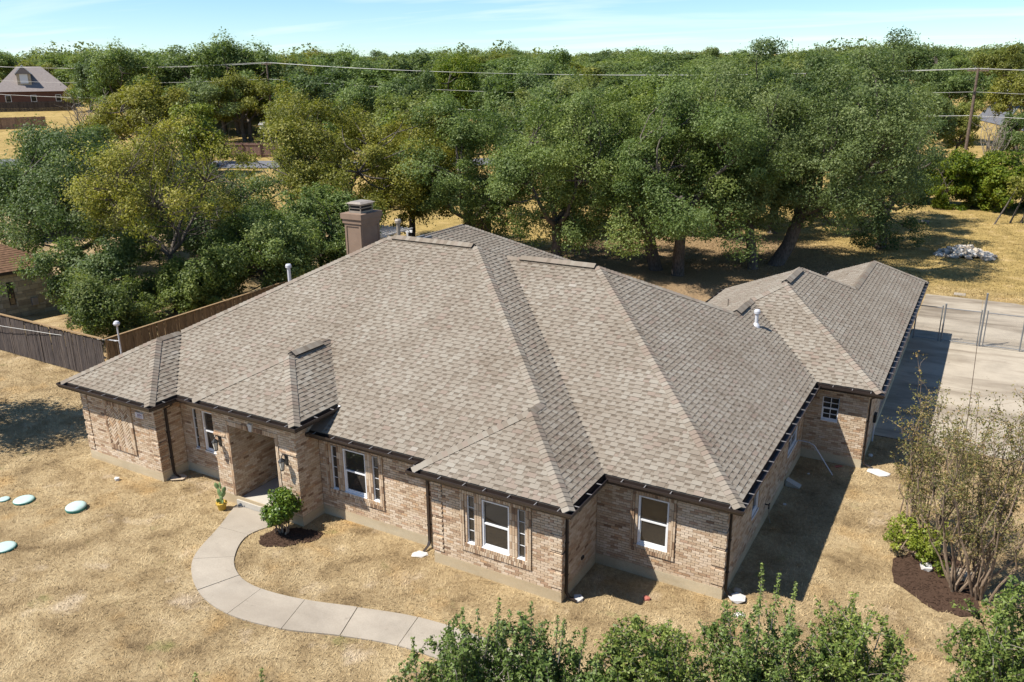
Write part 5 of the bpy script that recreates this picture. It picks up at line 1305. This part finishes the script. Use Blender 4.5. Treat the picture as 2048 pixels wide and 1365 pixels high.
# potted cactus
rt = empty('cactus_pot', (7.16,-1.0,0), 'prickly pear cactus in a yellow pot beside the porch pillar', 'potted plant')
m = MB(); m.lathe([(.10,0),(.145,.20),(.165,.205),(.165,.25),(.14,.255),(.13,.22),(.02,.215)], (0,0,0), 18); m.build('pot', M['pot'], rt)
def pad(x, y, z, w_, h_, rz, tl):
    m = MB(); V = []; seg = 12
    for i in range(7):
        t = i/6; zz_ = h_*t; rr = w_*math.sin(math.pi*(.1+.88*t))**.7*(.75+.35*t)
        for k in range(seg): th = 2*math.pi*k/seg; V.append((rr*math.cos(th), .16*rr*math.sin(th)+.012*math.sin(th), zz_))
    m.add(V, [(i*seg+k,i*seg+(k+1)%seg,(i+1)*seg+(k+1)%seg,(i+1)*seg+k) for i in range(6) for k in range(seg)]+[tuple(range(seg)), tuple(6*seg+k for k in range(seg))])
    o = m.build('pad', M['cactus'], rt, True); o.location = (x,y,z); o.rotation_euler = (tl[0], tl[1], rz)
for a in ((0,0,.2,.075,.26,.3,(.05,.1)),(.05,.02,.42,.08,.24,.9,(.1,.25)),(-.03,0,.43,.085,.27,.1,(-.1,-.2)),(-.09,.01,.66,.075,.22,.5,(0,-.3)),(.0,.03,.68,.08,.23,-.2,(.1,.1)),(.12,0,.60,.07,.2,.7,(0,.4)),(-.06,-.02,.24,.06,.17,1.2,(.2,-.5)),(.07,-.03,.23,.055,.16,-.6,(-.2,.5))): pad(*a)
# loose things on the ground
def stone(name, x, y, s, mat, label, cat='stone', z=.0, seed=0, sc=(1,1,.55)):
    r = np.random.default_rng(300+seed); me = rock_mesh(r); me.materials.clear(); me.materials.append(M[mat])
    o = link(name, me, None); o.location = (x,y,z+s*sc[2]*.45); o.scale = (s*sc[0],s*sc[1],s*sc[2]); o.rotation_euler[2] = r.uniform(0,6.28); tag(o, label, cat); return o
stone('stone', 2.7,-1.32,.105,'clump','single round white stone on the lawn before the herringbone panel',seed=1,sc=(1,1,1))
stone('splash_stone', 4.38,-.28,.26,'tan_rock','flat grey stone under the downspout by the left wing',seed=2,sc=(1.2,.8,.25))
stone('rubble_patch', 13.80,-.12,.24,'clump','white crushed stone patch under the downspout of the projecting wing',seed=3,sc=(1.2,.8,.18))
stone('stone', 18.42,.12,.15,'clump','white broken stone at the foot of the projecting wing corner',seed=4)
stone('broken_brick', 19.88,.95,.12,'red','red broken brick lying on the lawn',"brick",seed=5,sc=(1,.7,.6))
stone('rubble_patch', 21.82,2.02,.24,'clump','crumpled white rubble at the house corner downspout',seed=6,sc=(1.2,.9,.4)); stone('stone', 21.72,2.35,.13,'tan_rock','grey stone tucked behind the white rubble at the house corner',seed=12)
stone('rubble_patch', 22.02,1.45,.18,'clump','small flat white rubble piece out on the lawn by the house corner',seed=7,sc=(1.1,.7,.15))
stone('rubble_patch', 23.95,10.95,.32,'clump','white crushed stone patch by the garage downspout',seed=8,sc=(1.3,.8,.14)); stone('stone', 23.55,12.15,.10,'clump','small white stone beside the garage side wall',seed=13)
stone('broken_brick', 22.75,11.15-.35,.12,'red','flat red brick fragment under the small garage window','brick',seed=9,sc=(1.4,.8,.3))
stone('stone', 25.74,5.72,.19,'clump','white stone half under the lime shrub in the mulch',seed=10,sc=(1.2,.8,.7)); stone('boulder', 26.55,5.75,.28,'tan_rock','tan boulder among the crape myrtle stems',seed=11)
stone('stone', 21.78,7.4,.06,'clump','tiny white chip in the shade along the side wall',seed=14); stone('stone', 22.0,9.8,.05,'clump','tiny white chip near the leaning pipe',seed=15)
m = MB(); m.hexa([(21.52,8.62,.0),(21.95,8.55,.02),(21.98,8.80,.02),(21.55,8.88,.0),(21.52,8.62,.20),(21.95,8.55,.07),(21.98,8.80,.07),(21.55,8.88,.20)]); tag(m.build('splash_block', M['slab']), 'pale sloped splash block against the side wall', 'splash block')
m = MB(); m.tube([(21.49,10.30,.88),(21.85,10.25,.90),(22.02,10.22,.84),(22.69,10.05,.02)], .018, 7); tag(m.build('pvc_pipe', M['pvc']), 'white plastic pipe slanting from the side wall to the ground', 'pipe')
m = MB(); m.box(24.75,25.35,36.75,37.35,0,.05); tag(m.build('paver', M['walk']), 'loose concrete paver on the grass at the driveway edge', 'paver')
m = MB(); m.tube([(20.6,59.9,.15),(21.7,59.5,.18)], .16, 8); o = m.build('log', M['bark_pale']); o.location.z = float(terrain(21,59.7)); tag(o, 'pale cut log lying on the back yard grass', 'log')
# ---- utility poles and lines
def upole(x, y, top, label):
    z0 = float(terrain(x, y)); rt = empty('utility_pole', (x, y, z0), label, 'utility pole', 'utility poles'); H = top-z0
    m = MB(); m.tube([(0,0,-.3),(0,0,H*.5),(0,0,H)], [.19,.16,.12], 10); m.build('pole', M['pole'], rt)
    m = MB(); m.box(-1.0,1.0,-.06,.06,H-.35,H-.22); m.build('crossarm', M['pole'], rt)
    for q in (-.9,-.3,.3,.9): m = MB(); m.lathe([(.03,0),(.07,.05),(.05,.12),(.06,.18),(.01,.22)], (q,0,H-.22), 8); m.build('insulator', M['hanger'], rt)
    m = MB(); m.box(-.12,.12,-.2,-.1,H-2.6,H-2.35); m.build('bracket', M['black'], rt)
PL, PR = np.array([-70.2,78.9]), np.array([22.7,87.0]); zl, zr_ = 14.1, 12.4
upole(PL[0],PL[1],zl,'wooden utility pole in front of the wood beyond the fields'); upole(PR[0],PR[1],zr_,'wooden utility pole in the dry field beyond the yard hedge')
dv = PR-PL; LLp, RRp = PL-dv*.95, PR+dv
for nm, off, dz, rad, lb in (('power_line',-.9,0,.017,'thin upper power line strung between the utility poles'),('power_line',.9,-.05,.028,'thick upper power line strung between the utility poles'),('power_line',0,-2.35,.018,'middle line strung between the utility poles'),('telephone_line',0,-4.75,.030,'lowest heavy line strung between the utility poles')):
    pts = []
    for (a, za), (b, zb) in (((LLp, zl+1.5),(PL, zl)),((PL, zl),(PR, zr_)),((PR, zr_),(RRp, zr_-.3))):
        for k in range(13):
            t = k/12; sag = 4*t*(1-t)*1.15; q = a+(b-a)*t; pts.append((q[0]+off*.1, q[1]+off, za+(zb-za)*t+dz-sag-.05))
    cable(nm, pts, rad, lb, 'wire', 'overhead lines')
# ---- far fences
def far_fence(a, b, h, mat, label, ext=0, posts=2.4):
    a, b = np.array(a, float), np.array(b, float); d = (b-a)/np.linalg.norm(b-a); a = a-d*ext; L = np.linalg.norm(b-a); n = np.array([d[1], -d[0]])
    if n @ (CAM[:2]-a) < 0: n = -n
    rt = empty('wood_fence', (a[0],a[1],float(terrain(*a))), label, 'fence'); z0 = float(terrain(*a)); P = MB(); r = np.random.default_rng(int(abs(a[0])))
    def seg(m, s0, s1, o0, o1, za, zb, t):
        c = []
        for z in (za, zb):
            for s, o in ((s0,o0),(s1,o0),(s1,o1),(s0,o1)):
                q = a+d*s+n*o; c.append((q[0]-a[0], q[1]-a[1], float(terrain(*q))-z0+z))
        m.hexa(c, t)
    for i in range(int(L/.15)): seg(P, i*.15, i*.15+.142, -.01, .01, 0, h*(1-.02*r.random()), r.random())
    tag(P.build('pickets', M[mat], rt), kind='stuff')
    for z in (.35, h-.3):
        m = MB(); seg(m, 0, L, .012, .06, z, z+.10, 1.0); m.build('rail', M[mat], rt)
    for i in range(int(L/posts)+1): m = MB(); s = min(i*posts, L-.12); seg(m, s, s+.11, .06, .17, 0, h+.05, .6); m.build('post', M[mat], rt)
    return rt
far_fence((-125,54), (-114.6,71.2), 1.9, 'fence_red', 'long stained timber fence across the far field', 6)
far_fence((-64.0,63.6), (-57.4,67.2), 1.9, 'fence_red', 'stained timber fence beside the stone pillar near the road')
far_fence((-147.4,84.5), (-141,94.5), 1.9, 'fence_dark', 'dark timber fence in front of the mauve roofed house', 8)
m = MB(); m.box(-.35,.35,-.35,.35,-.2,2.2); rt = empty('stone_pillar', (-64.6,63.0,float(terrain(-64.6,63))), 'pale stone gate pillar at the end of the stained fence', 'pillar'); m.build('shaft', M['stone'], rt); m = MB(); m.box(-.45,.45,-.45,.45,2.2,2.4); m.build('cap', M['slab'], rt)
rt = empty('birdhouse', (-61.5,68.5,float(terrain(-61.5,68.5))), 'white birdhouse on a tall pole behind the stained fence', 'birdhouse'); m = MB(); m.tube([(0,0,0),(0,0,3.4)], .05, 6); m.build('pole', M['metal'], rt)
m = MB(); m.box(-.35,.35,-.3,.3,3.4,3.9); m.build('box', M['white'], rt); m = MB(); m.add([(-.45,-.4,3.9),(.45,-.4,3.9),(.45,.4,3.9),(-.45,.4,3.9),(-.45,0,4.25),(.45,0,4.25)], [(0,1,5,4),(2,3,4,5),(0,4,3),(1,2,5)]); m.build('roof', M['hanger'], rt)
def iron_fence():
    rt = empty('iron_fence', (21, 80, float(terrain(21,80))), 'black iron picket fence along the far edge of the yard', 'fence'); P = MB(); z0 = float(terrain(21,80))
    for i in range(110): x = i*.13; z = float(terrain(21+x,80))-z0; P.box(x,x+.022,-.011,.011,z,z+1.35)
    tag(P.build('pickets', M['black'], rt), kind='stuff')
    for h in (.2,1.25):
        m = MB(); z1 = float(terrain(35.3,80))-z0; m.hexa([(0,-.02,h),(14.3,-.02,z1+h),(14.3,.02,z1+h),(0,.02,h),(0,-.02,h+.04),(14.3,-.02,z1+h+.04),(14.3,.02,z1+h+.04),(0,.02,h+.04)]); m.build('rail', M['black'], rt)
    for i in range(7): x = i*2.4; z = float(terrain(21+x,80))-z0; m = MB(); m.box(x-.03,x+.03,-.03,.03,z,z+1.5); m.build('post', M['black'], rt)
iron_fence()
# ---- far houses
def far_house(x, y, rot, W_, D_, hw, slope, wall, roofm, label, dormer=False, wins=3):
    z0 = float(terrain(x, y)); rt = empty('house', (x, y, z0), label, 'house'); rt.rotation_euler[2] = rot
    m = MB(); m.box(-W_/2,W_/2,-D_/2,D_/2,-.5,hw); m.build('wall', M[wall], rt); o = .5; h = D_/2+o; zr = hw+slope*h
    m = MB(); m.add([(-W_/2-o,-D_/2-o,hw),(W_/2+o,-D_/2-o,hw),(W_/2+o,D_/2+o,hw),(-W_/2-o,D_/2+o,hw),(-W_/2-o+h*.8,0,zr),(W_/2+o-h*.8,0,zr)], [(0,1,5,4),(1,2,5),(2,3,4,5),(3,0,4),(3,2,1,0)]); rf = m.build('roof', M[roofm], rt)
    for i in range(wins):
        cx = -W_/2+W_*(i+.5)/wins; m = MB(); m.box(cx-.55,cx+.55,-D_/2-.06,-D_/2-.01,.9,2.3); wn = m.build('window', M['white'], rt); m = MB(); m.box(cx-.45,cx+.45,-D_/2-.08,-D_/2-.05,1.0,2.2); m.build('pane', M['glass'], wn)
    if dormer:
        dx0, dw = -1.2, 1.3; yb = -D_/2+1.2; zb = hw+slope*1.7; m = MB()
        m.box(dx0-dw,dx0+dw,yb,yb+4,zb,zb+2.3); dm = m.build('dormer', M['cream'], rt); m = MB(); e_ = .3
        m.add([(dx0-dw-e_,yb-e_,zb+2.2),(dx0+dw+e_,yb-e_,zb+2.2),(dx0+dw+e_,yb+5,zb+2.2),(dx0-dw-e_,yb+5,zb+2.2),(dx0,yb-e_,zb+4.0),(dx0,yb+5,zb+4.0)], [(0,1,4),(1,2,5,4),(2,3,5),(3,0,4,5)]); m.build('dormer_roof', M[roofm], dm)
        m = MB()
        for s in (-1,1): m.hexa([(dx0+s*(dw+e_),yb-e_-.05,zb+2.1),(dx0+s*(dw+e_),yb-e_-.05,zb+2.35),(dx0+s*(dw+e_),yb-e_+.05,zb+2.35),(dx0+s*(dw+e_),yb-e_+.05,zb+2.1),(dx0,yb-e_-.05,zb+3.8),(dx0,yb-e_-.05,zb+4.08),(dx0,yb-e_+.05,zb+4.08),(dx0,yb-e_+.05,zb+3.8)])
        m.build('gable_trim', M['white'], dm)
        m = MB(); m.box(dx0-.75,dx0+.75,yb-.1,yb-.01,zb+.3,zb+2.2); wn = m.build('window', M['white'], dm); 
    return rt
ang = math.atan2(-157.5-25.8, 96+15.9)
far_house(-158.5, 96.5, math.radians(58), 14, 12, 3.0, .78, 'redbrick', 'roof_mauve', 'large house with steep mauve roof and white dormer beyond the far fence', True)
far_house(-75, 118, math.radians(38), 13, 9, 3, .5, 'cream', 'roof_mauve', 'low tan roofed house half hidden in the wood')
far_house(14.5, 205, math.radians(6), 15, 10, 3.2, .6, 'cream', 'roof_grey', 'grey roofed house in the trees beyond the far field')
far_house(31, 190, math.radians(-4), 14, 9, 3, .5, 'cream', 'roof_mauve', 'cream walled house among trees across the far street')
# ---- roads
def road(pts, w_, name, label):
    P = [np.array(p, float) for p in pts]; Q = []
    for i in range(len(P)-1):
        for k in range(10):
            a, b = P[i]+(P[i+1]-P[i])*k/10, P[i]+(P[i+1]-P[i])*(k+1)/10; d = (b-a)/np.linalg.norm(b-a); n = np.array([-d[1], d[0]])*w_/2
            Q.append([(*q, float(terrain(*q))+.12) for q in (a-n, b-n, b+n, a+n)])
    tag(link(name, fast_mesh(name, np.array(Q), 4, [.5]*len(Q)), M['asphalt']), label, 'road', kind='structure')
road([(-120,20),(-84,42),(-54.5,61),(-30,78),(10,120)], 6.0, 'road', 'grey street passing the stained fence'); road([(60,118),(33,128),(24,150),(26,185)], 5, 'road', 'grey street bending through the far field')
